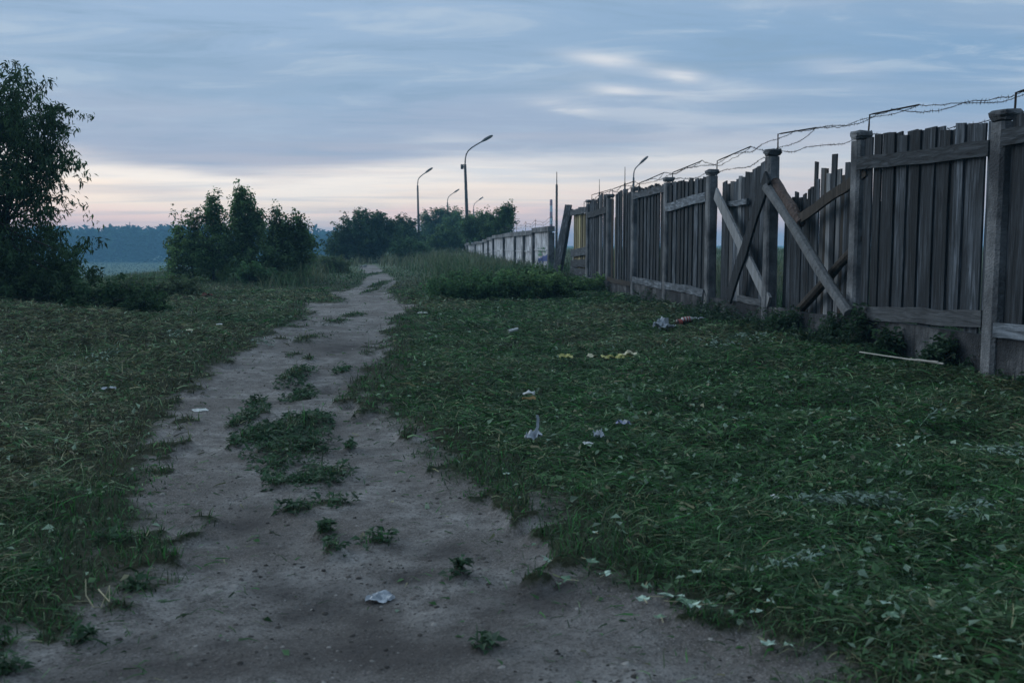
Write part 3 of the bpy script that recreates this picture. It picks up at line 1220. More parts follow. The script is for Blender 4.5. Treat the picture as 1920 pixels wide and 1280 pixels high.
# ================================================================== wooden fence
TOPZ = {-1: 3.06, 0: 3.05, 1: 3.20, 2: 3.27, 3: 3.17, 4: 3.24, 5: 3.20, 6: 3.17, 7: 3.16, 8: 3.04}
ARM_UP = {-1: .20, 0: .2, 1: .14, 2: .12, 3: .30, 4: .28, 5: .3, 6: .25, 7: .2, 8: .05}
ROD = {-1: .22, 0: .2, 1: .25, 2: .28, 3: .2, 4: .13, 5: .12, 6: .18, 7: .18, 8: .22}
fence = empty('wooden_fence', F(0, 0, NZ))
tag(fence, 'long weathered grey board fence with concrete posts and a concrete plinth', 'fence')
ARM_PTS = {}


def build_post(k):
    wa, wo = .25, .21
    tilt = Vector((0, 0, 0))
    top = TOPZ[k]
    if k == 8:
        tilt = FOUT * -.35
    mb = MB()
    rings = []
    ch = .035
    zs = [-.3, .3, 1.0, 1.7, 2.4, top - .13]
    for z in zs:
        t = max(0, z / 3)
        sc = 1.0 - .06 * t
        c = F(k * S_A, 0, z) + tilt * t
        j = lambda: random.uniform(-.006, .006)
        a, o = wa / 2 * sc, wo / 2 * sc
        pts = [(a - ch, o), (a, o - ch), (a, -o + ch), (a - ch, -o), (-a + ch, -o), (-a, -o + ch), (-a, o - ch), (-a + ch, o)]
        rings.append([c + FDIR * (p[0] + j()) + FOUT * (p[1] + j()) for p in pts])
    mb.rings(rings)
    post = mb.build('post', M_CONC, fence)
    cap = MB()
    rings = []
    for z, s_ in ((top - .11, .97), (top - .085, 1.06), (top - .065, 1.17), (top - .025, 1.17), (top, 1.04)):
        c = F(k * S_A, 0, z) + tilt * (z / 3)
        a, o = wa / 2 * s_, wo / 2 * s_
        pts = [(a - ch, o), (a, o - ch), (a, -o + ch), (a - ch, -o), (-a + ch, -o), (-a, -o + ch), (-a, o - ch), (-a + ch, o)]
        rings.append([c + FDIR * (p[0] + random.uniform(-.012, .012)) + FOUT * (p[1] + random.uniform(-.012, .012)) +
                      Vector((0, 0, random.uniform(-.008, .008))) for p in pts])
    cap.rings(rings)
    cp = cap.build('cap', M_CONC, post)
    cp.location = (0, 0, 0)
    # iron bracket for the barbed wire: short upright, then an arm leaning inward
    c = F(k * S_A - .02, -.09, top - .12) + tilt
    up = c + Vector((0, 0, ROD[k] + .1)) + FOUT * random.uniform(-.02, .02)
    tip = up - FOUT * .70 + Vector((0, 0, ARM_UP[k])) + FDIR * random.uniform(-.08, .08)
    br = MB()
    br.tube([c, c.lerp(up, .6), up, up.lerp(tip, .08), up.lerp(tip, .5), tip], .013, 5)
    br.build('bracket', M_RUST, post)
    ARM_PTS[k] = (c + Vector((0, 0, .08)), up.lerp(tip, .45), tip, up)


for k in range(-1, 9):
    build_post(k)


def board(a0, a1, o, z0, z1, m=M_WOOD, thick=.025, slant=None, lean=0.0, name='board'):
    """upright board; a0..a1 along the fence"""
    w = a1 - a0
    sl = random.gauss(0, .014) if slant is None else slant
    mb = MB()
    rings = []
    nseg = 5
    bow = random.uniform(-.012, .012)
    for i in range(nseg + 1):
        t = i / nseg
        z = z0 + (z1 - z0) * t
        da = lean * t + bow * math.sin(3.1416 * t) + random.uniform(-.003, .003)
        do = random.uniform(-.001, .001)
        ww = random.uniform(-.004, .004)
        dz0 = sl / 2 if i == nseg else 0
        rings.append([F(a0 + da, o + thick / 2 + do, z - dz0), F(a1 + da + ww, o + thick / 2 + do, z + dz0),
                      F(a1 + da + ww, o - thick / 2 + do, z + dz0), F(a0 + da, o - thick / 2 + do, z - dz0)])
    mb.rings(rings)
    return mb.build(name, m, fence)


def boards_fill(a0, a1, o, z0, ztop, wmin=.16, wmax=.27, gap=.010, jit=.04, mats=None, skip=(), zvar=.03):
    a = a0
    i = 0
    while a < a1 - .07:
        w = min(random.uniform(wmin, wmax), a1 - a)
        t = (a - a0) / (a1 - a0)
        zt = ztop(t) + random.gauss(0, jit)
        m = M_WOOD
        if mats:
            m = mats(i, t)
        if i not in skip:
            board(a, a + w, o + (.0145 if i % 2 else -.0145) + random.uniform(-.001, .001), z0 + random.uniform(-zvar, zvar), zt, m)
        a += w + (random.uniform(.004, .024) if random.random() < .08 else random.uniform(-.058, -.042))
        i += 1


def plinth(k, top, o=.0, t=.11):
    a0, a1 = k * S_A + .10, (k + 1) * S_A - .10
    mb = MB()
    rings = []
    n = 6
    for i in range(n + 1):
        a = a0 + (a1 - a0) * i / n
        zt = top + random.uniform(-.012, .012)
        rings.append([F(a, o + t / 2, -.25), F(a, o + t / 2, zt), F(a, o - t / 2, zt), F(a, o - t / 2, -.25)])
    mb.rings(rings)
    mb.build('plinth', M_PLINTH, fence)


def rail(k, z_near, z_far, w=.17, o=.055, a0=None, a1=None, m=M_RAIL, th=.05, name='rail'):
    a0 = k * S_A + .125 if a0 is None else a0
    a1 = (k + 1) * S_A - .115 if a1 is None else a1
    mb = MB()
    mb.beam(F(a0, o + .025, z_near), F(a1, o + .025, z_far), w, th, FOUT, 7, .014)
    mb.build(name, m, fence)


def bay(k):
    return k * S_A + .13, (k + 1) * S_A - .13


# bay running out of frame beside the nearest post
a0, a1 = bay(-1)
plinth(-1, .60)
boards_fill(a0, a1, .0, .66, lambda t: 2.97)
rail(-1, 2.74, 2.74)
rail(-1, .74, .70, .16)
# nearest full bay
a0, a1 = bay(0)
plinth(0, .60)


def m0(i, t):
    return M_WOODB if i == 2 and False else M_WOOD


boards_fill(a0, a1 - .52, .0, .63, lambda t: 2.95 + .13 * t, .17, .27, .011, .028)
board(a1 - .50, a1 - .30, 0, .64, 3.10)
board(a1 - .45, a1 - .33, -.03, .64, 2.2)
board(a1 - .235, a1 - .01, 0, .64, 3.08)
rail(0, 2.66, 2.74, .175)
rail(0, .78, .66, .19, m=M_RAILL)
# bay with broken rails and three props
a0, a1 = bay(1)
plinth(1, .53)
OB = -.20
mats1 = [M_WOODL, M_WOOD, M_WOODL, M_WOODB, M_WOODB, M_WOODL, M_WOODL, M_WOOD, M_WOOD, M_WOODL]
tops1 = [2.95, 2.62, 2.98, 2.66, 2.82, 2.84, 2.66, 2.76, 3.0, 2.72, 2.8, 2.82, 2.66, 2.94, 2.55, 2.52, 2.36, 2.45, 2.4, 2.5, 2.42, 2.3, 2.45, 2.4, 2.38, 2.4, 2.42, 2.36, 2.4, 2.3]
a = a0
for i in range(30):
    w = random.uniform(.09, .17)
    if a + w > a1 + .1:
        break
    if True:
        mm = [M_WOOD, M_WOODL, M_WOODB, M_WOODL, M_WOOD, M_WOOD, M_WOODB, M_WOODL][i % 8] if i < 13 else M_WOOD
        board(a, a + w, OB + random.uniform(-.015, .015), .42, tops1[i], mm, lean=random.uniform(-.03, .03))
    a += w + random.uniform(.0, .018)


def prop(kind, p, q, o1, o2, w, m, name):
    A, B = on_fence(*p, o1), on_fence(*q, o2)
    mb = MB()
    if kind == 'log':
        n = 6
        pts = [A.lerp(B, i / n) + Vector((random.uniform(-.012, .012), random.uniform(-.012, .012), random.uniform(-.012, .012)))
               for i in range(n + 1)]
        mb.tube(pts, [w / 2 * (1.0 + random.uniform(-.07, .07)) * (1.08 - .16 * i / n) for i in range(n + 1)], 9)
    else:
        mb.beam(A, B, w, .045, FOUT, 7, .014)
    return mb.build(name, m, fence)


prop('log', (1440, 352), (1592, 590), .10, .24, .17, M_LOG, 'log_brace')
prop('log', (1452, 342), (1502, 418), -.04, .05, .19, M_BARK, 'bark_brace')
prop('beam', (1498, 413), (1625, 320), .04, .02, .16, M_WOODB, 'brace')
prop('log', (1498, 582), (1622, 445), -.02, -.04, .15, M_WOODB, 'log_brace')
# bay with the crossed planks
a0, a1 = bay(2)
plinth(2, .52)
a = a0
tops2 = [3.02, 3.22, 2.98, 3.12, 3.06, 3.03, 2.98, 3.0, 2.92, 2.95, 2.9, 2.86, 2.88, 2.84, 2.9, 2.8, 2.82]
i = 0
while a < a1 - .38 and i < len(tops2):
    w = random.uniform(.15, .25)
    board(a, a + w, OB + .05 + random.uniform(-.01, .01), .42, tops2[i], M_WOODL if i in (9, 12) else M_WOOD)
    a += w + random.uniform(.003, .02)
    i += 1
board(a1 - .27, a1 - .13, OB, .42, 2.86, M_WOODL)
board(a1 - .10, a1 + .06, OB - .02, .42, 2.7, M_WOOD)
board(a0 - .02, a0 + .10, OB + .09, 1.9, 3.3, M_WOOD, lean=.03)
rail(2, 2.42, 2.44, .11, -.10, 2 * S_A + 1.4, 3 * S_A - .2, M_RAIL)
rail(2, .585, .60, .12, .05, 2 * S_A + .13, 2 * S_A + 1.4, M_RAILL)
prop('beam', (1342, 362), (1442, 568), .06, .06, .25, M_LOG, 'cross_plank')
prop('beam', (1440, 330), (1366, 560), .12, .12, .30, M_WOOD, 'cross_plank')
# sound bays further on
a0, a1 = bay(3)
plinth(3, .52)
boards_fill(a0, a1, .0, .56, lambda t: 3.03 + .05 * t, .17, .26, .008, .03)
rail(3, 2.62, 2.50, .20, m=M_RAIL)
rail(3, .60, .64, .17)
a0, a1 = bay(4)
plinth(4, .55)
boards_fill(a0, a1 - .22, .0, .6, lambda t: 3.12 + .04 * t, .17, .26, .003, .03)
rail(4, 2.98, 2.94, .17, a1=5 * S_A - .115)
rail(4, .62, .66, .17)
a0, a1 = bay(5)
plinth(5, .45)
boards_fill(a0, a1 - .75, .0, .5, lambda t: 3.05 + .12 * t, .17, .26, .003, .05)
board(a1 - .70, a1 - .45, -.04, .5, 2.45, M_WOODY)
board(a1 - .30, a1 - .05, -.02, .5, 3.0, M_WOODB)
rail(5, .52, .56, .14, m=M_WOODB)
a0, a1 = bay(6)
plinth(6, .5)
boards_fill(a0, a1, .0, .56, lambda t: 3.12 - .05 * t, .17, .26, .003, .10, mats=lambda i, t: M_WOODL if i in (7, 8) else M_WOOD)
rail(6, 2.70, 2.62, .2)
a0, a1 = bay(7)
plinth(7, .25)
boards_fill(a0, a1, -.06, .3, lambda t: 2.75, .2, .3, .01, .03, mats=lambda i, t: M_WOODY)
rail(7, 2.82, 2.80, .2)
for q, (zn, zf) in enumerate(((1.42, 1.30), (.98, .92), (.66, .62), (.36, .36))):
    rail(7, zn, zf, .27, .04, name='horizontal_board')

# planks propped against the end post
for (b, t, w, lab) in (((1041, 531), (1066, 384), .34, 'wide grey plank leaning steeply against the last fence post'),
                       ((1049, 533), (1071, 392), .20, 'narrow grey plank leaning beside a wider one at the fence end')):
    g = at_depth(b[0], b[1], 38.9)
    g.z = gz(g.x, g.y)
    B = at_depth(t[0], t[1], g.y + .3)
    mb = MB()
    mb.beam(g - Vector((0, 0, .05)), B, w, .05, Vector((-.7, -.7, 0)), 4, .006)
    tag(mb.build('leaning_plank', M_WOOD, None, g), lab, 'plank')
# loose laths propped at the foot of the fence
for (b, t, w, m, lab) in (((1322, 598), (1328, 545), .06, M_WOODL, 'short pale lath standing against the plinth of the fence'),
                          ((1313, 600), (1319, 545), .05, M_WOOD, 'short dark lath standing against the plinth beside a pale one'),
                          ((1330, 588), (1336, 596), .04, M_WOODL, 'stub of pale wood lying at the foot of two laths')):
    A, B = on_fence(b[0], b[1], .35), on_fence(t[0], t[1], .12)
    A.z = gz(A.x, A.y) - .02
    if lab.startswith('stub'):
        B = A + Vector((.25, -.1, .06))
    mb = MB()
    mb.beam(A, B, w, .03, FOUT, 3, .004)
    tag(mb.build('lath', m, None, A), lab, 'lath')


# ------------------------------------------------------------------ barbed wire strands
def wire(idx, sag, label, start=-1, end=8):
    mb = MB()
    rr = random.Random(40 + idx)
    path = []
    ks = list(range(start, end + 1))
    for n_, k in enumerate(ks[:-1]):
        p, q = ARM_PTS[k][idx], ARM_PTS[ks[n_ + 1]][idx]
        m = 16
        sg = sag * rr.uniform(.5, 1.6)
        ph = rr.uniform(0, 6)
        for i in range(m):
            t = i / m
            v = p.lerp(q, t) + Vector((0, 0, -sg * 4 * t * (1 - t) + .03 * math.sin(t * 9 + ph) * math.sin(math.pi * t)))
            v += FOUT * (.05 * math.sin(t * 7 + ph) * math.sin(math.pi * t)) + Vector((rr.gauss(0, .006), rr.gauss(0, .006), rr.gauss(0, .007)))
            path.append(v)
    path.append(ARM_PTS[ks[-1]][idx].copy())
    mb.tube(path, .0048, 4)
    # barbs
    for i in range(len(path) - 1):
        a, b = path[i], path[i + 1]
        for s_ in (.17, .5, .83):
            c = a.lerp(b, s_)
            for _ in range(2):
                d = Vector((rr.gauss(0, 1), rr.gauss(0, 1), rr.gauss(0, 1))).normalized() * .034
                e = d.cross(Vector((.3, .5, .8))).normalized() * .0045
                g = d.cross(e).normalized() * .0045
                mb.add([c - d, c + e, c + g - e, c + d], [(0, 1, 2), (3, 2, 1), (0, 2, 1)])
    o = mb.build('barbed_wire', M_WIRE, None, path[0])
    tag(o, label, 'barbed wire', 'strands of barbed wire above the fence')


wire(0, .06, 'lowest barbed wire strand strung just above the fence post caps')
wire(1, .10, 'middle barbed wire strand sagging between the inward leaning brackets')
wire(2, .13, 'highest barbed wire strand tied to the tips of the brackets')


# ================================================================== concrete wall
def build_wall():
    # photo x of each joint, depth along the fence line, top and base heights
    joints = [(1034, 427), (1003, 432), (985, 434), (968, 436), (947, 438), (927, 443), (917, 447), (908, 451), (893, 454), (878, 456), (863, 458), (850, 460)]
    pts = []
    for px, py in joints:
        p = on_fence(px, py, 0)
        pts.append(p)
    wall = empty('concrete_wall', Vector((pts[0].x, pts[0].y, gz(pts[0].x, pts[0].y))))
    tag(wall, 'worn whitewashed concrete panel wall with graffiti beyond the wooden fence', 'wall')
    n = FOUT
    for i in range(len(pts) - 1):
        p, q = pts[i], pts[i + 1]
        zt = min(p.z, q.z)
        if i == 0:
            zt = p.z
        zm = p.z + .06 if i == 0 else .5 * (p.z + q.z)
        z1, z2 = zm, zm
        a = Vector((p.x, p.y, 0))
        b = Vector((q.x, q.y, 0))
        d = (b - a).normalized()
        ia, ib = a + d * .18, b - d * .18
        # recessed field
        mb = MB()
        mb.rings([[ia + n * .03 + Vector((0, 0, -.2)), ia + n * .03 + Vector((0, 0, z1 - .2)), ia - n * .06 + Vector((0, 0, z1 - .2)), ia - n * .06 + Vector((0, 0, -.2))],
                  [ib + n * .03 + Vector((0, 0, -.2)), ib + n * .03 + Vector((0, 0, z2 - .2)), ib - n * .06 + Vector((0, 0, z2 - .2)), ib - n * .06 + Vector((0, 0, -.2))]])
        mb.build('panel', M_WHITE, wall)
        # ledge across the panel
        mb = MB()
        zl = .5 * (z1 + z2) - 1.02
        mb.beam(ia + n * .05 + Vector((0, 0, zl)), ib + n * .05 + Vector((0, 0, zl)), .06, .05, FOUT, 2, 0)
        mb.build('ledge', M_WHITE, wall)
        # coping
        mb = MB()
        mb.beam(a - d * (.1 if i == 0 else -.02) + n * .02 + Vector((0, 0, z1 - .1)), b + n * .02 - d * .02 + Vector((0, 0, z2 - .1)), .22, .30, FOUT, 2, .004)
        mb.build('coping', M_CONC, wall)
    for i, p in enumerate(pts):
        a = Vector((p.x, p.y, 0))
        zt = (p.z if i < 2 else .5 * (p.z + pts[min(i + 1, len(pts) - 1)].z)) - .21
        mb = MB()
        mb.beam(a + n * .02 + Vector((0, 0, -.2)), a + n * .02 + Vector((0, 0, zt)), .36, .26, FOUT, 2, 0)
        mb.build('pillar', M_CONC, wall)
    # graffiti, sprayed on the first panel
    def spray(strokes, m, w=.045):
        mb = MB()
        for st in strokes:
            P = [on_fence(px, py, .062) for px, py in st]
            for u, v in zip(P[:-1], P[1:]):
                d = (v - u)
                c = d.cross(FOUT).normalized() * w
                e = d.normalized() * w * .6
                mb.add([u - e + c, v + e + c, v + e - c, u - e - c], [(0, 1, 2, 3)])
        return mb.build('graffiti', m, wall)
    spray([[(1008.5, 466), (1010, 469), (1009, 473)], [(1012, 465), (1011.5, 471), (1014, 472), (1015.5, 465)],
           [(1015.5, 465), (1016, 472)], [(1018, 472), (1018, 465.5), (1020.5, 465.5), (1020.5, 468.5), (1018.5, 468.5), (1021.5, 472)],
           [(1009, 478), (1012, 476.5), (1016, 477.5)]], M_GREENP, .05)
    spray([[(1015, 487), (1017, 484), (1019, 482), (1022, 483), (1025, 480), (1028, 478), (1029, 483), (1025, 485), (1029, 486)],
           [(1009, 487), (1015, 486), (1021, 486.5), (1030, 486.5)], [(1010, 491), (1012, 488)], [(1016, 492), (1018, 488)]], M_BLUEPT, .07)
    spray([[(971, 494), (973, 488), (974, 494)], [(940, 488), (942, 490), (941, 494)]], M_BLUEPT, .06)
    # wire on the wall top
    mb = MB()
    for h_, s0 in ((.28, .1), (.45, .16)):
        pth = []
        for i in range(5):
            p, q = pts[i], pts[i + 1]
            for j in range(6):
                t = j / 6
                v = p.lerp(q, t)
                v.z += h_ - s0 * math.sin(3.14 * t) * .8 + .05 * math.sin(t * 11 + i)
                pth.append(v)
        mb.tube(pth, .007, 4)
        for v in pth[::3]:
            mb.tube([v - Vector((0, 0, .05)), v + Vector((.04, 0, .05))], .006, 3)
    for i in range(6):
        mb.tube([pts[i] - Vector((0, 0, .05)), pts[i] + Vector((.04, 0, .5))], .012, 4)
    mb.build('barbed_wire', M_WIRE, wall)
    # second stretch beyond the bushes
    pp = [at_depth(834, 452, 133), at_depth(803, 446, 142), at_depth(790, 447, 146), at_depth(772, 453, 150)]
    w2 = empty('concrete_wall', Vector((pp[0].x, pp[0].y, gz(pp[0].x, pp[0].y))))
    tag(w2, 'far stretch of pale concrete wall half hidden behind bushes', 'wall')
    for p, q in zip(pp[:-1], pp[1:]):
        a, b = Vector((p.x, p.y, 0)), Vector((q.x, q.y, 0))
        sd_ = Vector((-.6, -.8, 0))
        mb = MB()
        mb.rings([[a + Vector((0, 0, -.3)), a + Vector((0, 0, p.z)), a - sd_ * .15 + Vector((0, 0, p.z)), a - sd_ * .15 + Vector((0, 0, -.3))],
                  [b + Vector((0, 0, -.3)), b + Vector((0, 0, q.z)), b - sd_ * .15 + Vector((0, 0, q.z)), b - sd_ * .15 + Vector((0, 0, -.3))]])
        mb.build('panel', M_WHITE, w2)
        mb = MB()
        mb.beam(a + Vector((0, 0, p.z + .08)), b + Vector((0, 0, q.z + .08)), .25, .35, sd_, 2, 0)
        mb.build('coping', M_CONC, w2)
    for p in pp:
        mb = MB()
        mb.beam(Vector((p.x, p.y - .1, -.3)), Vector((p.x, p.y - .1, p.z + .2)), .45, .4, Vector((-.6, -.8, 0)), 2, 0)
        mb.build('pillar', M_CONC, w2)


build_wall()


# ================================================================== lamps, rods, chimney, pylon
def lamp(top, base_x, depth, reach, rise, label, tiltx=0.0, r0=.19, box=False):
    """top = photo pixel of the lamp head end; the pole stands at base_x at the given depth"""
    head = at_depth(top[0], top[1], depth)
    ft = at_depth(base_x, 470, depth)
    zb = gz(ft.x, ft.y)
    root = Vector((ft.x, ft.y, zb))
    lam = empty('street_lamp', root)
    tag(lam, label, 'street lamp', 'street lamps behind the walls')
    ptop = at_depth(top[0] - reach, top[1] + rise, depth)
    mb = MB()
    mb.tube([root - Vector((0, 0, .2)), root.lerp(ptop, .5), ptop], [r0, r0 * .8, r0 * .6], 10)
    mb.build('pole', M_LAMPC, lam, smooth=True)
    arm = MB()
    h = head - ptop
    pts = [ptop - Vector((0, 0, .3))]
    for fx, fz in ((0, 0), (.01, .2), (.05, .4), (.13, .54), (.26, .66), (.5, .81), (.72, .93)):
        pts.append(ptop + Vector((h.x * fx, h.y * fx, h.z * fz)))
    arm.tube(pts, [.085] + [.065] * (len(pts) - 1), 8)
    arm.build('arm', M_LAMPM, lam, smooth=True)
    hd = MB()
    e = pts[-1]
    d = (pts[-1] - pts[-2]).normalized()
    u = Vector((-d.z, 0, d.x))
    rings = []
    for t, w, hh in ((-.1, .08, .07), (.1, .16, .11), (.35, .24, .16), (.9, .22, .15), (1.15, .12, .08)):
        c = e + d * t
        rings.append([c + Vector((0, w, 0)), c + u * hh + Vector((0, w * .5, 0)), c + u * hh - Vector((0, w * .5, 0)), c - Vector((0, w, 0)),
                      c - u * hh * .7 - Vector((0, w * .6, 0)), c - u * hh * .7 + Vector((0, w * .6, 0))])
    hd.rings(rings)
    hd.build('lamp_head', M_LAMPM, lam)
    if box:
        b = MB()
        c = ptop + Vector((-.28, -.1, -.25))
        b.beam(c - Vector((0, 0, .22)), c + Vector((0, 0, .22)), .28, .3, Vector((0, 1, 0)), 1, 0)
        b.beam(c, ptop + Vector((0, 0, -.3)), .08, .08, Vector((0, 1, 0)), 1, 0)
        b.build('junction_box', M_LAMPM, lam)


lamp((917, 262), 878, 98, 45, 46, 'tallest grey street lamp with a small box below its long arm', r0=.2, box=True)
lamp((804, 322), 786, 136, 21, 26, 'street lamp rising from the trees above the far wall stretch', r0=.19)
lamp((856, 360), 843, 184, 17, 20, 'slightly tilted street lamp standing among bushes behind the tallest lamp', r0=.2)
lamp((902, 374), 888, 214, 14, 18, 'smallest street lamp just visible above the leafy bushes', r0=.2)
lamp((1205, 305), 1189, 110, 17, 28, 'street lamp with a drooping head standing behind the wooden fence', r0=.17)


def rod(px, py_top, py_bot, depth, label, r=.03, steps=1):
    t = at_depth(px, py_top, depth)
    g = Vector((t.x, t.y, gz(t.x, t.y)))
    mb = MB()
    m = g.lerp(t, .86)
    mb.tube([g - Vector((0, 0, .1)), m, m + Vector((0, 0, .01)), t], [r, r * .8, r * .4, r * .25], 6)
    tag(mb.build('lightning_rod', M_LAMPM, None, g), label, 'rod')


rod(1044, 322, 470, 56, 'tall thin dark metal mast between the concrete wall and the fence', .075)
rod(1124, 336, 400, 40, 'thin rod sticking up behind the far bays of the fence', .035)
rod(1172, 313, 400, 36, 'thicker bare rod sticking up behind the fence beside a street lamp', .04)

t = at_depth(1033.5, 374, 470)
g = Vector((t.x, t.y, 0))
ch = empty('chimney', g)
tag(ch, 'slim red and white striped factory chimney on the horizon', 'chimney')
nb_ = 6
for i in range(nb_):
    z0, z1 = t.z * (.25 + .75 * i / nb_), t.z * (.25 + .75 * (i + 1) / nb_)
    if i == 0:
        z0 = -1
    mb = MB()
    mb.tube([Vector((t.x, t.y, z0)), Vector((t.x, t.y, z1))], [.85 - .25 * z0 / t.z, .85 - .25 * z1 / t.z], 12)
    mb.build('painted_band', M_CHIM_R if i % 2 else M_CHIM_W, ch)


def pylon():
    t = at_depth(243, 416, 690)
    g = Vector((t.x, t.y, -8))
    mb = MB()
    h = t.z - g.z
    for sx in (-1, 1):
        for sy in (-1, 1):
            mb.tube([g + Vector((sx * 1.8, sy * 1.8, 0)), g + Vector((sx * .5, sy * .5, h * .75)), g + Vector((0, 0, h))], .14, 4)
    for k, zf in enumerate((.45, .6, .72, .84)):
        w = 1.8 * (1 - zf) + .3
        mb.tube([g + Vector((-w, 0, h * zf)), g + Vector((w, 0, h * (zf + .06)))], .1, 4)
        mb.tube([g + Vector((w, 0, h * zf)), g + Vector((-w, 0, h * (zf + .06)))], .1, 4)
    for zf, w in ((.74, 3.2), (.88, 2.4)):
        mb.tube([g + Vector((-w, 0, h * zf)), g + Vector((w, 0, h * zf))], .14, 4)
    tag(mb.build('lattice_pylon', M_LAMPM, None, g), 'faint lattice pylon rising above the far forest', 'pylon')


pylon()


# ================================================================== trees and bushes
def make_tree(name, base, lobes, n_twigs, per_twig, leaf, cols, label, cat='tree', stems=1, droop=.3, up=.4, trunk_r=.12,
              twig_len=.9, group=None, seed=1, spread=.25, wl=.45, shoots=0, trunk_h=.25):
    """lobes: list of (centre offset, radii, weight). Twigs grow through the lobes, leaves along twigs."""
    rg = np.random.default_rng(seed)
    base = Vector(base)
    root = empty(name, base)
    tag(root, label, cat, group)
    wsum = np.array([l[2] for l in lobes], float)
    pick = rg.choice(len(lobes), n_twigs, p=wsum / wsum.sum())
    C = np.array([l[0] for l in lobes], float)[pick]
    R = np.array([l[1] for l in lobes], float)[pick]
    d = rg.normal(0, 1, (n_twigs, 3))
    d /= np.linalg.norm(d, axis=1)[:, None]
    rad = rg.random(n_twigs) ** .45
    tgt = C + d * R * rad[:, None]
    tgt[:, 2] = np.maximum(tgt[:, 2], .12)
    # twig direction: outwards and up
    dirs = d * .8 + np.array([0, 0, up]) + rg.normal(0, .3, (n_twigs, 3))
    dirs /= np.linalg.norm(dirs, axis=1)[:, None]
    ln = twig_len * rg.uniform(.5, 1.3, n_twigs)
    if shoots:
        sh = rg.random(n_twigs) < shoots
        dirs[sh] = np.array([0, 0, 1]) + rg.normal(0, .16, (int(sh.sum()), 3))
        ln[sh] *= 1.5
    tt = rg.random((n_twigs, per_twig)) ** .8
    P = tgt[:, None] + dirs[:, None] * (ln[:, None] * (tt - .35))[..., None]
    P = P + rg.normal(0, leaf * spread * 3, P.shape) * (1.1 - .7 * tt)[..., None]
    P[..., 2] -= droop * .25 * (tt ** 2) * ln[:, None]
    P = P.reshape(-1, 3)
    n = len(P)
    P[:, 2] = np.maximum(P[:, 2], .03)
    tone = np.repeat(rg.uniform(.5, 1.5, n_twigs), per_twig)
    ci = rg.choice(len(cols), n)
    col = np.array(cols)[ci] * tone[:, None] * rg.uniform(.75, 1.25, (n, 1))
    L = leaf * rg.uniform(.6, 1.35, n)
    V, f, Cc = leaf_quads(P, rg.uniform(0, 6.28, n), rg.normal(-droop, .45, n), rg.normal(0, .6, n), L, L * wl * rg.uniform(.75, 1.25, n), col)
    me = np_mesh('crown', V, f, 3, Cc)
    link('crown', me, M_LEAF, root)
    # wood
    mb = MB()
    rr = random.Random(seed)
    fork = []
    top = max(l[0][2] + l[1][2] for l in lobes)
    for s_ in range(stems):
        b = Vector((rr.gauss(0, .12 * stems ** .5), rr.gauss(0, .12 * stems ** .5), -.15))
        li = rr.randrange(len(lobes)) if stems > 1 else int(np.argmax(wsum))
        e = Vector(lobes[li][0]) + Vector((rr.gauss(0, .2), rr.gauss(0, .2), lobes[li][1][2] * .5))
        pts = [b, b.lerp(e, .3) + Vector((rr.gauss(0, .1), rr.gauss(0, .1), top * .06)),
               b.lerp(e, .65) + Vector((rr.gauss(0, .12), rr.gauss(0, .12), top * .05)), e]
        mb.tube([p + base for p in pts], [trunk_r, trunk_r * .75, trunk_r * .5, trunk_r * .2], 7)
        fork.append(pts)
    mb2 = mb
    lim = MB()
    step = max(1, n_twigs // 130)
    for i in range(0, n_twigs, step):
        e = Vector(tgt[i])
        pts = fork[i % len(fork)]
        a = pts[1].lerp(pts[2], rr.random())
        m = a.lerp(e, .55) + Vector((0, 0, -.05 * (e - a).length))
        e2 = e + Vector(dirs[i]) * ln[i] * .55
        r0 = trunk_r * .22
        lim.tube([a + base, m + base, e + base, e2 + base], [r0, r0 * .7, r0 * .4, r0 * .15], 4)
    mb2.build('trunk', M_TRUNK, root)
    lim.build('limbs', M_TRUNK, root)
    return root


DK = [(.032, .074, .032), (.050, .10, .042), (.068, .125, .052)]
MD = [(.06, .125, .048), (.10, .185, .07), (.13, .22, .085)]
LT = [(.06, .14, .055), (.08, .17, .068), (.055, .12, .05)]
FL = [(.07, .14, .05), (.10, .18, .07), (.085, .15, .065)]
OL = [(.055, .09, .042), (.075, .115, .055), (.09, .13, .065)]


def grd(px, py):
    p = ground_pt(px, py)
    z = gz(p.x, p.y)
    return Vector((p.x, p.y, z))


# left foreground tree (ash-leaved maple), reaching out of frame
tb = Vector((-12.5, 23.0, 0))
tb.z = gz(tb.x, tb.y)
make_tree('maple_tree', tb, [((-.7, 0, 3.9), (1.9, 1.6, 1.5), 3.2), ((1.1, -.2, 3.9), (1.1, 1.1, 1.1), 2.0), ((.5, 0, 2.6), (1.7, 1.4, 1.1), 2.2),
                             ((-1.9, 0, 5.5), (1.1, 1.2, 1.2), 1.6), ((.2, 0, 1.2), (1.9, 1.4, .9), 2.4), ((1.5, -.3, 1.0), (1.1, 1.0, .7), 1.1),
                             ((1.75, -.2, 3.3), (.55, .7, .6), .6), ((-2.4, .2, 3.2), (1.6, 1.5, 2.2), 2)],
          1000, 52, .125, DK, 'tall dark feathery leaved tree growing beyond the grass mound', stems=3, droop=.75, up=.15,
          trunk_r=.13, twig_len=.95, seed=11, wl=.30, spread=.28).scale = (1.06, 1.0, 1.09)
tb = Vector((-10.9, 22.2, 0))
tb.z = gz(tb.x, tb.y) - .1
make_tree('low_shrub', tb, [((-.6, 0, .7), (1.6, 1.0, .75), 2.4), ((1.0, .1, .55), (1.2, .9, .6), 1.6), ((2.3, .2, .32), (.8, .7, .38), .8)],
          430, 44, .10, DK, 'low dark shrub sprawling at the foot of the tall feathery tree', 'shrub', stems=5, droop=.3, up=.4, trunk_r=.03,
          twig_len=.4, seed=12, wl=.5)
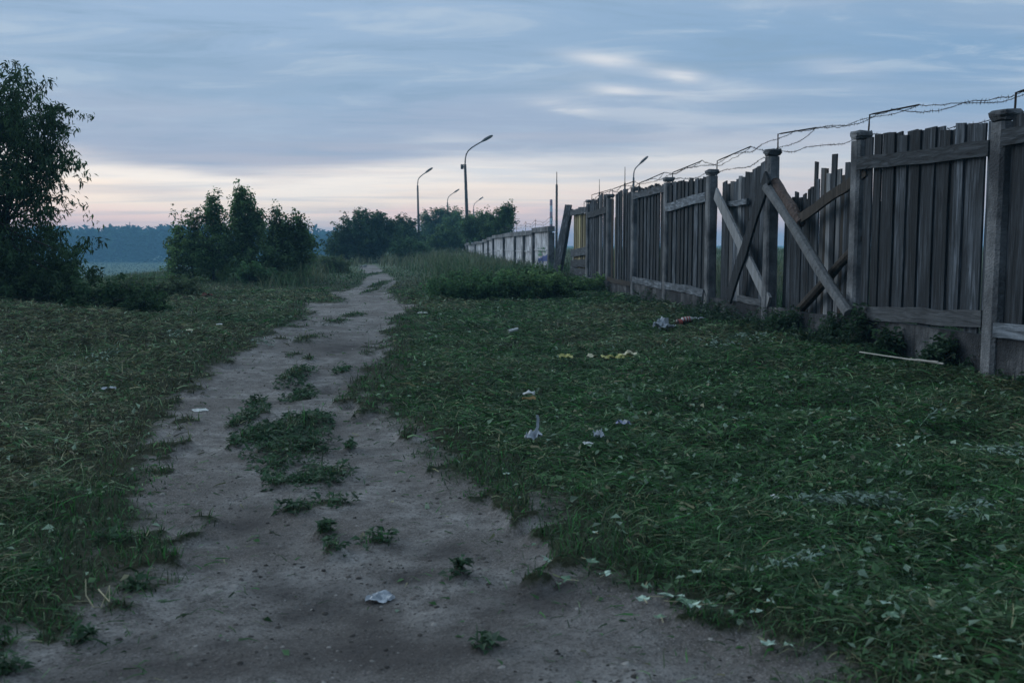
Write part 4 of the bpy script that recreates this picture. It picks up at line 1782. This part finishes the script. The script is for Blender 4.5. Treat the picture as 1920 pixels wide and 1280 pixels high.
tb = Vector((-11.6, 30.5, 0))
tb.z = gz(tb.x, tb.y)
make_tree('low_shrub', tb, [((0, 0, .2), (.9, .8, .3), 1), ((1.3, .4, .2), (.9, .8, .35), .8), ((-1.8, .5, .1), (1.0, .8, .25), .5)],
          200, 36, .11, OL, 'low olive green shrub in the gap before the river valley', 'shrub', stems=5, droop=.2, up=.5, trunk_r=.03,
          twig_len=.4, seed=13, wl=.5)


# middle bush group, about 43 m away
def bush_at(px, py, depth):
    p = at_depth(px, py, depth)
    p.z = gz(p.x, p.y)
    return p


SC43 = 43.0 / FPX
c0 = bush_at(400, 520, 43)
make_tree('maple_bush', c0, [((-.4, 0, 1.35), (1.35, 1.1, .95), 2.2), ((.15, 0, 2.5), (.45, .5, .6), .7), ((-.07, 0, 3.15), (.13, .15, .5), .38), ((.2, 0, 3.0), (.12, .14, .42), .3), ((-1.5, 0, 2.1), (.16, .18, .45), .3), ((-.75, 0, 2.6), (.2, .2, .4), .3), ((-1.3, 0, 1.1), (.75, .8, .9), 1.1), ((.3, 0, .7), (1.6, 1.0, .7), 1.6),
                             ((-1.55, -.2, .45), (.5, .6, .4), .4)],
          330, 34, .15, MD, 'light green tipped bush with two pointed tops beside the river valley', 'bush', stems=5, droop=.45, up=.7, trunk_r=.05,
          twig_len=.8, seed=21, wl=.5, shoots=.35)
c1 = bush_at(455, 520, 44)
make_tree('maple_bush', c1, [((0, 0, 1.5), (.75, .8, 1.2), 1.9), ((.03, 0, 2.8), (.36, .4, .6), .7), ((.07, 0, 3.55), (.13, .15, .45), .32), ((-.15, 0, 3.2), (.15, .15, .4), .25), ((.57, 0, 2.85), (.15, .18, .5), .35), ((.83, 0, 2.55), (.13, .16, .45), .3), ((.5, 0, 2.0), (.5, .5, .6), .6)],
          260, 34, .15, MD, 'tallest pointed bush in the middle of the roadside bushes', 'bush', stems=4, droop=.45, up=.8, trunk_r=.05,
          twig_len=.8, seed=22, wl=.5, shoots=.4)
c2 = bush_at(530, 522, 43)
make_tree('maple_bush', c2, [((0, 0, 1.05), (1.15, 1.1, .9), 2.2), ((-.3, 0, 2.65), (.14, .16, .5), .35), ((-.2, 0, 1.9), (.5, .5, .55), .7), ((.74, 0, 2.35), (.14, .16, .5), .35), ((.3, 0, 2.2), (.16, .16, .4), .3), ((1.05, 0, 1.9), (.15, .16, .4), .25), ((.7, 0, 1.5), (.6, .6, .7), .9), ((.2, 0, .5), (1.3, 1.0, .5), 1.0)],
          300, 34, .15, [(.05, .10, .042), (.08, .15, .06), (.10, .17, .07)], 'dark rounded bush nearest the lane in the roadside bushes', 'bush', stems=5, droop=.35, up=.7, trunk_r=.05,
          twig_len=.75, seed=23, wl=.5, shoots=.3)
c3 = bush_at(478, 520, 40.5)
make_tree('sapling', c3, [((-.15, 0, .5), (.55, .4, .38), 2), ((.5, 0, .35), (.4, .35, .25), 1), ((1.3, 0, .2), (.35, .3, .2), .6)],
          70, 36, .12, LT, 'small bright green sapling in front of the dark roadside bushes', 'sapling', stems=3, droop=.2, up=.6, trunk_r=.02,
          twig_len=.35, seed=24, wl=.6)
c4 = bush_at(595, 508, 58)
make_tree('low_shrub', c4, [((0, 0, .45), (1.0, .8, .5), 1), ((1.2, 0, .4), (.8, .7, .5), .7)], 110, 34, .15, OL,
          'low shrub in the gap between the roadside bushes and the round tree', 'shrub', stems=4, droop=.2, up=.6, trunk_r=.03, twig_len=.5, seed=25, wl=.45)
# far trees
f0 = bush_at(680, 488, 92)
make_tree('willow_tree', f0, [((.2, 0, 2.6), (2.6, 2.2, 2.0), 3), ((-1.8, 0, 1.5), (1.5, 1.4, 1.4), 1.3), ((1.9, 0, 2.7), (1.5, 1.4, 1.5), 1.2), ((-.5, 0, 1.0), (2.8, 1.8, .9), 1.2)],
          600, 44, .26, DK, 'broad rounded dark tree standing at the bend of the lane', stems=4, droop=.2, up=.5, trunk_r=.14, twig_len=1.1, seed=31, wl=.42)
f1 = bush_at(758, 480, 104)
make_tree('willow_tree', f1, [((0, 0, 2.5), (1.6, 1.4, 1.7), 2), ((.9, 0, 1.5), (1.3, 1.2, 1.2), 1)], 300, 40, .27, DK,
          'narrower dark tree touching the broad rounded tree', stems=3, droop=.2, up=.6, trunk_r=.12, twig_len=1.1, seed=32, wl=.42, shoots=.2)
f2 = bush_at(760, 480, 90)
make_tree('bush', f2, [((0, 0, 1.2), (1.4, 1.0, 1.1), 2), ((1.2, 0, .9), (1.0, .9, .8), 1)], 190, 38, .22, FL,
          'olive green bush before the far stretch of concrete wall', 'bush', stems=4, droop=.2, up=.5, trunk_r=.05, twig_len=.8, seed=33, wl=.45)
f3 = bush_at(815, 480, 138)
make_tree('poplar_tree', f3, [((0, 0, 3.4), (2.4, 2, 2.6), 2), ((2.6, 0, 3.6), (1.8, 1.8, 2.2), 1.4)], 340, 38, .32, FL,
          'pale loose crowned tree behind the wall between two street lamps', stems=3, droop=.2, up=.6, trunk_r=.14, twig_len=1.2, seed=34, wl=.45, shoots=.2)
f4 = bush_at(836, 482, 100)
make_tree('bush', f4, [((0, 0, 1.3), (1.3, 1.2, 1.3), 2), ((.7, 0, .9), (1.2, 1, .9), 1), ((-1.1, 0, .8), (.8, .8, .7), .6)], 260, 40, .22, FL,
          'mid green bush growing against the end of the near concrete wall', 'bush', stems=4, droop=.2, up=.6, trunk_r=.06, twig_len=.8, seed=35, wl=.5)
f5 = bush_at(902, 470, 90)
make_tree('leafy_bush', f5, [((0, 0, 2.0), (1.5, 1.2, 1.3), 2), ((.9, 0, 2.3), (.8, .8, .9), 1), ((-1.0, 0, 2.1), (.9, .9, .8), .8)], 230, 40, .22, FL,
          'green bush showing over the wall beside the tallest street lamp', 'bush', stems=4, droop=.25, up=.8, trunk_r=.06, twig_len=.9, seed=36, wl=.5, shoots=.3)
f6 = bush_at(943, 470, 78)
make_tree('leafy_bush', f6, [((0, 0, 2.1), (1.1, 1.0, 1.2), 2), ((.4, 0, 3.0), (.45, .5, .6), .7), ((-.8, 0, 1.9), (.8, .8, .9), .8)], 220, 40, .19, FL,
          'green bush with upright shoots behind the middle panels of the wall', 'bush', stems=4, droop=.25, up=.8, trunk_r=.05, twig_len=.8, seed=37, wl=.5, shoots=.4)
f7 = bush_at(868, 470, 120)
make_tree('poplar_tree', f7, [((0, 0, 2.6), (1.6, 1.4, 2.0), 2), ((-1.6, 0, 2.4), (1.3, 1.2, 1.6), 1)], 240, 38, .28, FL,
          'olive green tree behind the far low end of the near wall', stems=3, droop=.2, up=.6, trunk_r=.1, twig_len=1.1, seed=38, wl=.45)
# weed thicket before the wall and fence end
WL = [(870, 548, 1.15, .6, LT, 'leafy nettle clump where the tall grass meets the mown verge'),
      (905, 532, 1.4, .62, LT, 'bright green weed clump standing before the whitewashed wall'),
      (955, 530, 1.4, .62, LT, 'dense green weed clump before the wall panel with blue paint'),
      (990, 522, 1.1, .7, MD, 'dark weed clump at the foot of the graffiti panel'),
      (1020, 528, .9, .6, MD, 'low weed clump beside the planks leaning at the fence end'),
      (1100, 545, 1.2, .26, MD, 'low spread of weeds along the plinth of the far fence bays')]
for i, (px, py, w, h, cl, lab) in enumerate(WL):
    p = drop(px, py)
    make_tree('weed_clump', p, [((0, 0, h * .5), (w, w * .7, h * .55), 2), ((w * .5, .1, h * .42), (w * .6, w * .5, h * .4), 1), ((-w * .6, -.1, h * .35), (w * .6, w * .5, h * .35), 1)],
              170, 34, .10, cl, lab, 'weeds', stems=5, droop=.15, up=.6, trunk_r=.012, twig_len=.32, seed=50 + i, wl=.55, shoots=.25)
# plants climbing beside the second post
for i, (px, py, w, h, lab) in enumerate(((1600, 640, .16, .5, 'bushy weed climbing the foot of the post beside the props'),
                                         (1660, 650, .12, .26, 'weed growing against the plinth beside the post with the climbing weed'),
                                         (1755, 668, .12, .24, 'weed growing against the plinth behind the bundle of pale sticks'),
                                         (1470, 620, .4, .26, 'spreading weed below the crossed planks of the fence'),
                                         (1560, 625, .36, .26, 'spreading weed below the broken bay with the logs'))):
    p = on_fence(px, py, .28)
    p.z = gz(p.x, p.y)
    make_tree('fence_weed', p, [((0, 0, h * .5), (w, w * .7, h * .55), 2), ((.1, 0, h * .85), (w * .6, w * .5, h * .3), 1)], 34, 22, .08, [(.03, .065, .034), (.045, .09, .048)], lab, 'weeds', stems=4,
              droop=.15, up=.6, trunk_r=.008, twig_len=.25, seed=70 + i, wl=.6, shoots=.2)


# ================================================================== far forest across the valley
def forest():
    rg = np.random.default_rng(99)
    Ps, Ls, Cs, Ws = [], [], [], []
    for i in range(1000):
        row = rg.random()
        y = 600 + 130 * row
        x = rg.uniform(-.62, -.05) * y
        zb = -8.6 + 5.0 * row
        h = rg.uniform(12.5, 18) * (1 + .12 * math.sin(x * .02)) + (4.0 if x < -300 else 0) * .4
        if rg.random() < .12 and row < .1:
            h *= .5
        k = 60
        t = rg.random(k)
        conif = rg.random() < .5
        prof = (1 - t) ** .7 if conif else np.sqrt(np.clip(1 - (2 * t - .9) ** 2, .05, 1))
        r = (2.6 if conif else 3.6) * prof * np.sqrt(rg.random(k))
        a = rg.uniform(0, 6.28, k)
        Ps.append(np.stack([x + r * np.cos(a), y + r * np.sin(a), zb + h * (.03 + .97 * t)], 1))
        Ls.append(rg.uniform(2.2, 4.4, k))
        Cs.append(np.array([(.028, .06, .036)]) * rg.uniform(.35, 2.0) * rg.uniform(.8, 1.2, (k, 1)))
    P, L, C = np.concatenate(Ps), np.concatenate(Ls), np.concatenate(Cs)
    n = len(P)
    V, f, Cc = leaf_quads(P, rg.uniform(0, 6.28, n), rg.normal(.1, .5, n), rg.normal(0, .6, n), L, L * .8, C)
    me = np_mesh('far_forest', V, f, 3, Cc)
    tag(link('far_forest', me, M_FOREST), 'blue hazy forest along the far side of the river valley', 'forest', kind='stuff')
    # scrub on the valley floor
    n = 9000
    y = rg.uniform(330, 600, n)
    x = rg.uniform(-.62, -.1, n) * y
    z = height(x, y) + rg.random(n) * .8
    L = rg.uniform(.3, .7, n)
    V, f, Cc = leaf_quads(np.stack([x, y, z], 1), rg.uniform(0, 6.28, n), rg.normal(.6, .4, n), rg.normal(0, .6, n), L, L * .8,
                          np.array([(.06, .085, .05)]) * rg.uniform(.6, 1.4, (n, 1)))
    me = np_mesh('valley_meadow', V, f, 3, Cc)
    tag(link('valley_meadow', me, M_FOREST), 'pale rough meadow on the valley floor before the forest', 'meadow', kind='stuff')


forest()


# ================================================================== litter
def lay(px, py):
    """point on top of the cut grass (or the bare lane) seen at a photo pixel"""
    z = 0.0
    for _ in range(6):
        p = ground_pt(px, py, z)
        X_, Y_ = np.array([p.x]), np.array([p.y])
        b = float(bare(X_, Y_)[0])
        z = float(ground_z(X_, Y_)[0]) + (1 - b) * (.035 + .85 * float(hump(X_, Y_)[0]))
    p.z = z
    return p


def crumple(name, c, w, d, h, m, label, cat, rot=0.0, seed=0, n=8, fold=1.0, shape=None, parent=None, group=None):
    """crumpled sheet lying at c, w x d metres, rising to about h"""
    rr = np.random.default_rng(seed + 500)
    mb = MB()
    vs, fs = [], []
    ph = rr.uniform(0, 50, 2)
    for i in range(n + 1):
        for j in range(n + 1):
            u, v = i / n - .5, j / n - .5
            if shape:
                u, v = shape(u, v)
            k = float(fbm(np.array([u * 5 + ph[0]]), np.array([v * 5 + ph[1]]), seed, 3)[0])
            z = h * max(0.02, (k - .3) * 2.0 * fold) * (1 - .5 * (abs(u) + abs(v)))
            x = w * u + rr.normal(0, w * .03)
            y = d * v + rr.normal(0, d * .03)
            ca, sa = math.cos(rot), math.sin(rot)
            vs.append((c[0] + x * ca - y * sa, c[1] + x * sa + y * ca, c[2] + z + .008))
    for i in range(n):
        for j in range(n):
            a = i * (n + 1) + j
            fs.append((a, a + 1, a + n + 2, a + n + 1))
    mb.add(vs, fs)
    o = mb.build(name, m, parent, None if parent else c)
    if not parent:
        tag(o, label, cat, group)
    return o


p = lay(375, 770)
card = crumple('paper_sheet', p, .15, .17, .02, M_PAPER, 'flat white paper square with green marks lying on the lane', 'paper', .5, 1, 5, .5)
crumple('green_mark', p + Vector((.02, -.005, .014)), .06, .02, .012, M_GREENP, '', '', .5, 1, 2, .5, parent=card)
p = lay(712, 1126)
crumple('plastic_film', p, .14, .10, .03, M_PLAST, 'crumpled clear plastic film on the dark patch of the lane', 'litter', .4, 2, 10, 1.3,
        shape=lambda u, v: (u, v * (1.2 - abs(u) * 1.4)))
p = lay(992, 755)
cup = crumple('food_carton', p + Vector((0, 0, .05)), .12, .12, .055, M_PAPER, 'white carton with an orange rim tipped over in the grass', 'carton', .1, 3, 6, 1.2)
crumple('orange_rim', p + Vector((0, -.07, .02)), .14, .05, .05, M_ORANGE, '', '', .1, 4, 4, 1, parent=cup)
p = lay(1000, 825)
bag = crumple('torn_bag', p, .12, .10, .07, M_PLAST, 'white torn bag in the grass with a twisted strip standing up', 'bag', .2, 5, 8, 1.4)
mb = MB()
mb.beam(p + Vector((.02, 0, .04)), p + Vector((.035, .02, .19)), .022, .01, Vector((0, -1, 0)), 5, .008)
mb.build('twisted_strip', M_PLAST, bag)
p = lay(1169, 798)
wr = crumple('wrapper', p, .09, .10, .05, M_BLUEP, 'small blue and white wrapper lying in the cut grass', 'wrapper', .6, 6, 7, 1.3)
crumple('white_print', p + Vector((.0, -.01, .012)), .06, .08, .055, M_PAPER, '', '', .9, 16, 5, 1.3, parent=wr)
crumple('paper_ball', lay(1122, 814), .08, .08, .06, M_PLAST, 'rounded white paper scrap lying above a flatter scrap', 'paper', .2, 7, 7, 1.5)
crumple('paper_scrap', lay(1102, 834), .07, .06, .025, M_PAPER, 'small flat white scrap below a rounded paper scrap', 'paper', .2, 8, 5, 1)
crumple('yellow_wrapper', lay(1060, 669), .22, .22, .07, M_YEL, 'small yellow wrapper apart from the longer yellow strip', 'wrapper', .1, 9, 8, 1.2,
        shape=lambda u, v: (u, v * (.5 + abs(u))))
crumple('cream_wrapper', lay(1110, 666), .13, .16, .06, M_CREAM, 'cream paper scrap lying between two yellow wrappers', 'paper', .1, 10, 6, 1.3)
p = lay(1158, 672)
ys_ = crumple('yellow_strip', p, .40, .34, .07, M_YEL, 'long torn yellow wrapper curling in the grass', 'wrapper', .25, 11, 9, 1.2,
              shape=lambda u, v: (u, v * (.25 + .7 * abs(u + .1)) + .3 * u * u))
crumple('pale_end', p + Vector((.16, .03, .03)), .14, .2, .08, M_CREAM, '', '', .4, 12, 5, 1.2, parent=ys_)
p = lay(962, 616)
mb = MB()
mb.tube([p + Vector((-.07, -.04, .03)), p + Vector((.08, .05, .06))], .028, 8)
tag(mb.build('paper_roll', M_PAPER, None, p), 'short white paper tube on the brown patch of cut grass', 'paper tube')
# bag and bottles by the fence
p = lay(1245, 617)
crumple('plastic_bag', p, .40, .26, .16, M_PLAST, 'pale blue plastic bag lying beside bottles near the fence', 'bag', .45, 13, 10, 1.5,
        shape=lambda u, v: (u, v * (.6 + .5 * math.sin((u + .5) * 3.1))))


def bottle(p, d, L, r, m, ml, label, bands):
    d = Vector(d).normalized()
    b = MB()
    prof = [(0, .7), (.03, 1), (.62, 1), (.8, .55), (.88, .35), (1, .35)]
    b.tube([p + d * L * t for t, _ in prof], [r * k for _, k in prof], 10)
    o = b.build('bottle', m, None, p, True)
    tag(o, label, 'bottle')
    for t0, t1, mm in bands:
        b = MB()
        b.tube([p + d * L * t0, p + d * L * t1], r * 1.04, 10)
        b.build('label_band', mm, o)


p = lay(1268, 612)
bottle(p + Vector((0, 0, .06)), (.9, .3, .04), .34, .055, M_DARKP, M_RED, 'dark plastic bottle with a red band beside the pale blue bag', [(.08, .32, M_RED)])
p = lay(1280, 607)
bottle(p + Vector((0, .1, .08)), (.9, .25, .12), .26, .05, M_PAPER, M_RED, 'red and white striped bottle lying behind the dark one', [(.08, .2, M_RED), (.3, .42, M_RED), (.5, .6, M_RED)])
crumple('paper_scrap', lay(1308, 599), .28, .12, .05, M_PLAST, 'thin pale scrap lying between the bottles and the laths', 'paper', .2, 14, 6, 1.2)
# pale sticks by the fence
A, B = lay(1612, 674), lay(1768, 708)
for i, (t0, t1, off, lab) in enumerate(((0, .62, 0, 'long pale stick lying in the grass before the plinth'),
                                        (.58, 1.0, -.02, 'longest pale stick of the bundle at the end of the single stick'),
                                        (.60, .98, .05, 'middle pale stick of the bundle at the end of the single stick'),
                                        (.66, .90, .10, 'shortest pale stick of the bundle at the end of the single stick'))):
    u, v = A.lerp(B, t0), A.lerp(B, t1)
    s_ = Vector((0, -off, 0))
    u.z = max(A.z, B.z) + .03 + .01 * i
    v.z = u.z + .015
    mb = MB()
    mb.beam(u + s_, v + s_, .015, .012, Vector((0, 0, 1)), 4, .004)
    tag(mb.build('stick', M_PALESTICK, None, u + s_), lab, 'stick')
crumple('paper_scrap', lay(1451, 938), .045, .06, .06, M_PAPER, 'tiny white paper scrap standing in the cut grass', 'paper', .3, 15, 5, 1.2)
crumple('litter_bag', lay(200, 582), .38, .3, .12, M_PLAST, 'pale bag half hidden under the low shrub by the tall tree', 'bag', .3, 17, 8, 1.3)
crumple('white_scrap', lay(355, 611), .10, .12, .03, M_CREAM, 'cream scrap on the short grass of the far verge', 'paper', .3, 18, 4, 1)
crumple('white_scrap', lay(411, 610), .10, .12, .03, M_PAPER, 'white scrap on the short grass beyond the cream one', 'paper', .3, 19, 4, 1)
crumple('brown_rag', lay(388, 556), .3, .3, .10, plain('rusty_brown_cloth', (.12, .05, .035), .9), 'rust brown rag on the row of cut weeds', 'rag', .3, 20, 7, 1.4)
crumple('plastic_film', lay(205, 730), .14, .1, .03, M_PLAST, 'thin pale film lying on the slope of the grass mound', 'litter', .2, 21, 7, 1.2)
crumple('white_scrap', lay(792, 583), .22, .16, .02, M_PAPER, 'white scrap at the grassy corner where the lane widens', 'paper', .3, 22, 5, 1)
crumple('foam_lump', lay(681, 501), .5, .4, .2, M_PAPER, 'white foam lump beside the far end of the lane', 'litter', .3, 23, 6, 1.4)
# straw stem bent into a loop
mb = MB()
mb.tube([lay(*q) + Vector((0, 0, h_)) for q, h_ in (((162, 1125), .1), ((162, 1140), .06), ((176, 1152), .035), ((190, 1152), .035), ((207, 1140), .045), ((205, 1128), .04), ((185, 1118), .035))], .0028, 5)
tag(mb.build('straw_stem', M_STRAW, None, lay(176, 1152)), 'bent yellow straw stem curled at the edge of the lane', 'straw')


# fallen leaves, each its own
def fallen_leaf(px, py, size, rot, label, seed, col):
    p = lay(px, py)
    rr = random.Random(seed)
    n = 12
    lift = .006
    c = Vector((p.x, p.y, p.z + lift + .012))
    vs, fs = [c], []
    for i in range(n):
        a = 6.283 * i / n
        r = size * (.75 + .25 * math.cos(3 * a)) * (1.15 if i % 2 else .72) * rr.uniform(.85, 1.15) * .5
        if abs(a - 3.14) < .3:
            r *= .6
        vs.append(c + Vector((math.cos(a + rot) * r, math.sin(a + rot) * r * .8, rr.uniform(-.012, .02) * size * 8)))
    for i in range(n):
        fs.append((0, 1 + i, 1 + (i + 1) % n))
    mb = MB()
    mb.add(vs, fs)
    o = mb.build('fallen_leaf', col, None, c)
    tag(o, label, 'leaf', 'pale fallen leaves at the edge of the lane')
    st = MB()
    st.tube([c, c + Vector((-math.cos(rot), -math.sin(rot), .02)) * size * .7], .0018, 4)
    st.build('leaf_stalk', M_STRAW, o)


M_FL1 = plain('pale_leaf_underside', (.34, .45, .37), .7, 0, .2, .2, 60)
M_FL2 = plain('wilted_leaf', (.13, .21, .14), .7, 0, .2, .3, 60)
LV = 'pale upturned leaf lying where the grass frays into the lane'
LV2 = 'dull green wilted leaf lying on the verge between lane and fence'
for i, (px, py, s_, c) in enumerate(((1258, 1116, .125, 0), (1207, 1131, .075, 0), (1303, 1186, .075, 0), (1441, 1213, .075, 0), (1480, 1214, .05, 0),
                                     (1030, 1054, .10, 0), (1042, 1060, .07, 1), (1110, 1055, .08, 1), (1135, 1082, .07, 0), (1062, 1092, .08, 1), (1210, 1105, .07, 1),
                                     (1285, 1150, .12, 1), (1240, 1164, .08, 1), (1330, 1160, .08, 1), (1418, 1146, .06, 0), (1446, 1134, .045, 0), (1115, 1002, .04, 0),
                                     (1001, 1000, .04, 1), (1664, 1138, .06, 0), (1670, 1162, .09, 1), (1738, 1108, .04, 0), (1365, 1048, .07, 1), (1306, 1078, .05, 0),
                                     (1470, 968, .05, 1), (1762, 1242, .06, 0), (1715, 970, .05, 1), (1645, 1000, .09, 1), (1830, 905, .07, 1), (1350, 770, .12, 1),
                                     (1300, 790, .12, 1), (1385, 788, .12, 0), (1510, 838, .09, 1), (1690, 800, .07, 0), (1820, 775, .09, 1), (950, 892, .05, 0), (868, 735, .06, 0))):
    lab = {0: 'largest pale jagged leaf lying at the frayed edge of the lane', 1: 'pale leaf lying on bare earth beside the largest leaf',
           2: 'rounded pale leaf lying alone on the bare lane', 3: 'pale leaf paired with a smaller one on thin grass',
           4: 'small pale leaf next to a larger pale one on thin grass', 30: 'bright pale leaf among wilted ones on the fresh green swathe',
           27: 'broad wilted leaf in the deep grass beyond the heaped sprig', 35: 'single pale leaf in the turf beside the middle of the lane'}.get(i, LV2 if c else LV)
    fallen_leaf(px, py, s_ * 1.15, i * 1.7, lab, i, M_FL2 if c else M_FL1)


# wilted sprigs with pale undersides
def sprig(q0, q1, width, nleaf, label, seed, size=.06):
    A, B = lay(*q0), lay(*q1)
    rr = np.random.default_rng(seed)
    A.z += .05
    B.z += .055
    mid = A.lerp(B, .5) + Vector((.01, .04, .02))
    mb = MB()
    mb.tube([A, mid, B], [.0025, .002, .0012], 5)
    o = mb.build('wilted_sprig', M_FL2, None, A)
    tag(o, label, 'sprig')
    t = rr.random(nleaf)
    P = np.array([A.lerp(B, float(k)) - A for k in t]) + rr.normal(0, width, (nleaf, 3)) * np.array([1, 1, .22])
    d = (B - A)
    az = math.atan2(d.y, d.x) + rr.normal(0, .6, nleaf)
    L = size * rr.uniform(.6, 1.3, nleaf)
    pale = rr.random(nleaf) < .5
    col = np.where(pale[:, None], np.array([[.30, .41, .35]]), np.array([[.06, .10, .07]])) * rr.uniform(.6, 1.2, (nleaf, 1))
    V, f, C = leaf_quads(P, az, rr.normal(0, .3, nleaf), rr.normal(0, .5, nleaf), L, L * .4, col)
    link('leaves', np_mesh('leaves', V, f, 3, C), M_LEAF, o)


sprig((1490, 950), (1665, 945), .06, 190, 'wilted silvery leaved sprig heaped beside the tiny white scrap', 1, .055)
sprig((1435, 1085), (1568, 1045), .022, 46, 'slender wilted sprig lying aslant on the cut grass', 2, .05)
sprig((1830, 850), (1925, 865), .05, 70, 'silvery sprig lying in deep grass away from the heaped one', 3, .05)
sprig((1725, 792), (1765, 806), .05, 26, 'short silvery sprig before the bundle of pale sticks', 4, .055)
sprig((1770, 985), (1850, 955), .03, 40, 'thin silvery sprig lying beyond the heaped one', 5, .05)
sprig((1330, 655), (1400, 640), .14, 110, 'silvery weed flattened below the crossed planks', 6, .075)
sprig((190, 645), (215, 634), .10, 60, 'silvery weed tuft lying on the grass mound', 7, .07)
sprig((320, 640), (345, 635), .08, 34, 'small silvery weed tuft on the edge of the mound', 8, .07)
sprig((475, 640), (500, 650), .09, 40, 'silvery weed tuft where the mound\'s verge meets the lane', 9, .07)


# ================================================================== haze
def haze():
    x0, x1, y0, y1, z0, z1 = -1500, 1200, -100, 2300, -11.0, 27.0
    vs = [(x, y, z) for x in (x0, x1) for y in (y0, y1) for z in (z0, z1)]
    fs = [(0, 1, 3, 2), (4, 6, 7, 5), (0, 4, 5, 1), (2, 3, 7, 6), (0, 2, 6, 4), (1, 5, 7, 3)]
    me = bpy.data.meshes.new('haze')
    me.from_pydata(vs, [], fs)
    m = bpy.data.materials.new('evening_haze')
    m.use_nodes = True
    nt = m.node_tree
    nt.nodes.remove(nt.nodes['Principled BSDF'])
    pv = nt.nodes.new('ShaderNodeVolumePrincipled')
    pv.inputs['Color'].default_value = (.32, .70, 1.0, 1)
    pv.inputs['Density'].default_value = 0.0008
    pv.inputs['Anisotropy'].default_value = 0.0
    nt.links.new(pv.outputs[0], nt.nodes['Material Output'].inputs['Volume'])
    me.materials.append(m)
    o = link('haze', me)
    tag(o, 'thin bluish evening haze filling the valley', 'haze', kind='stuff')
    o.display_type = 'WIRE'


haze()
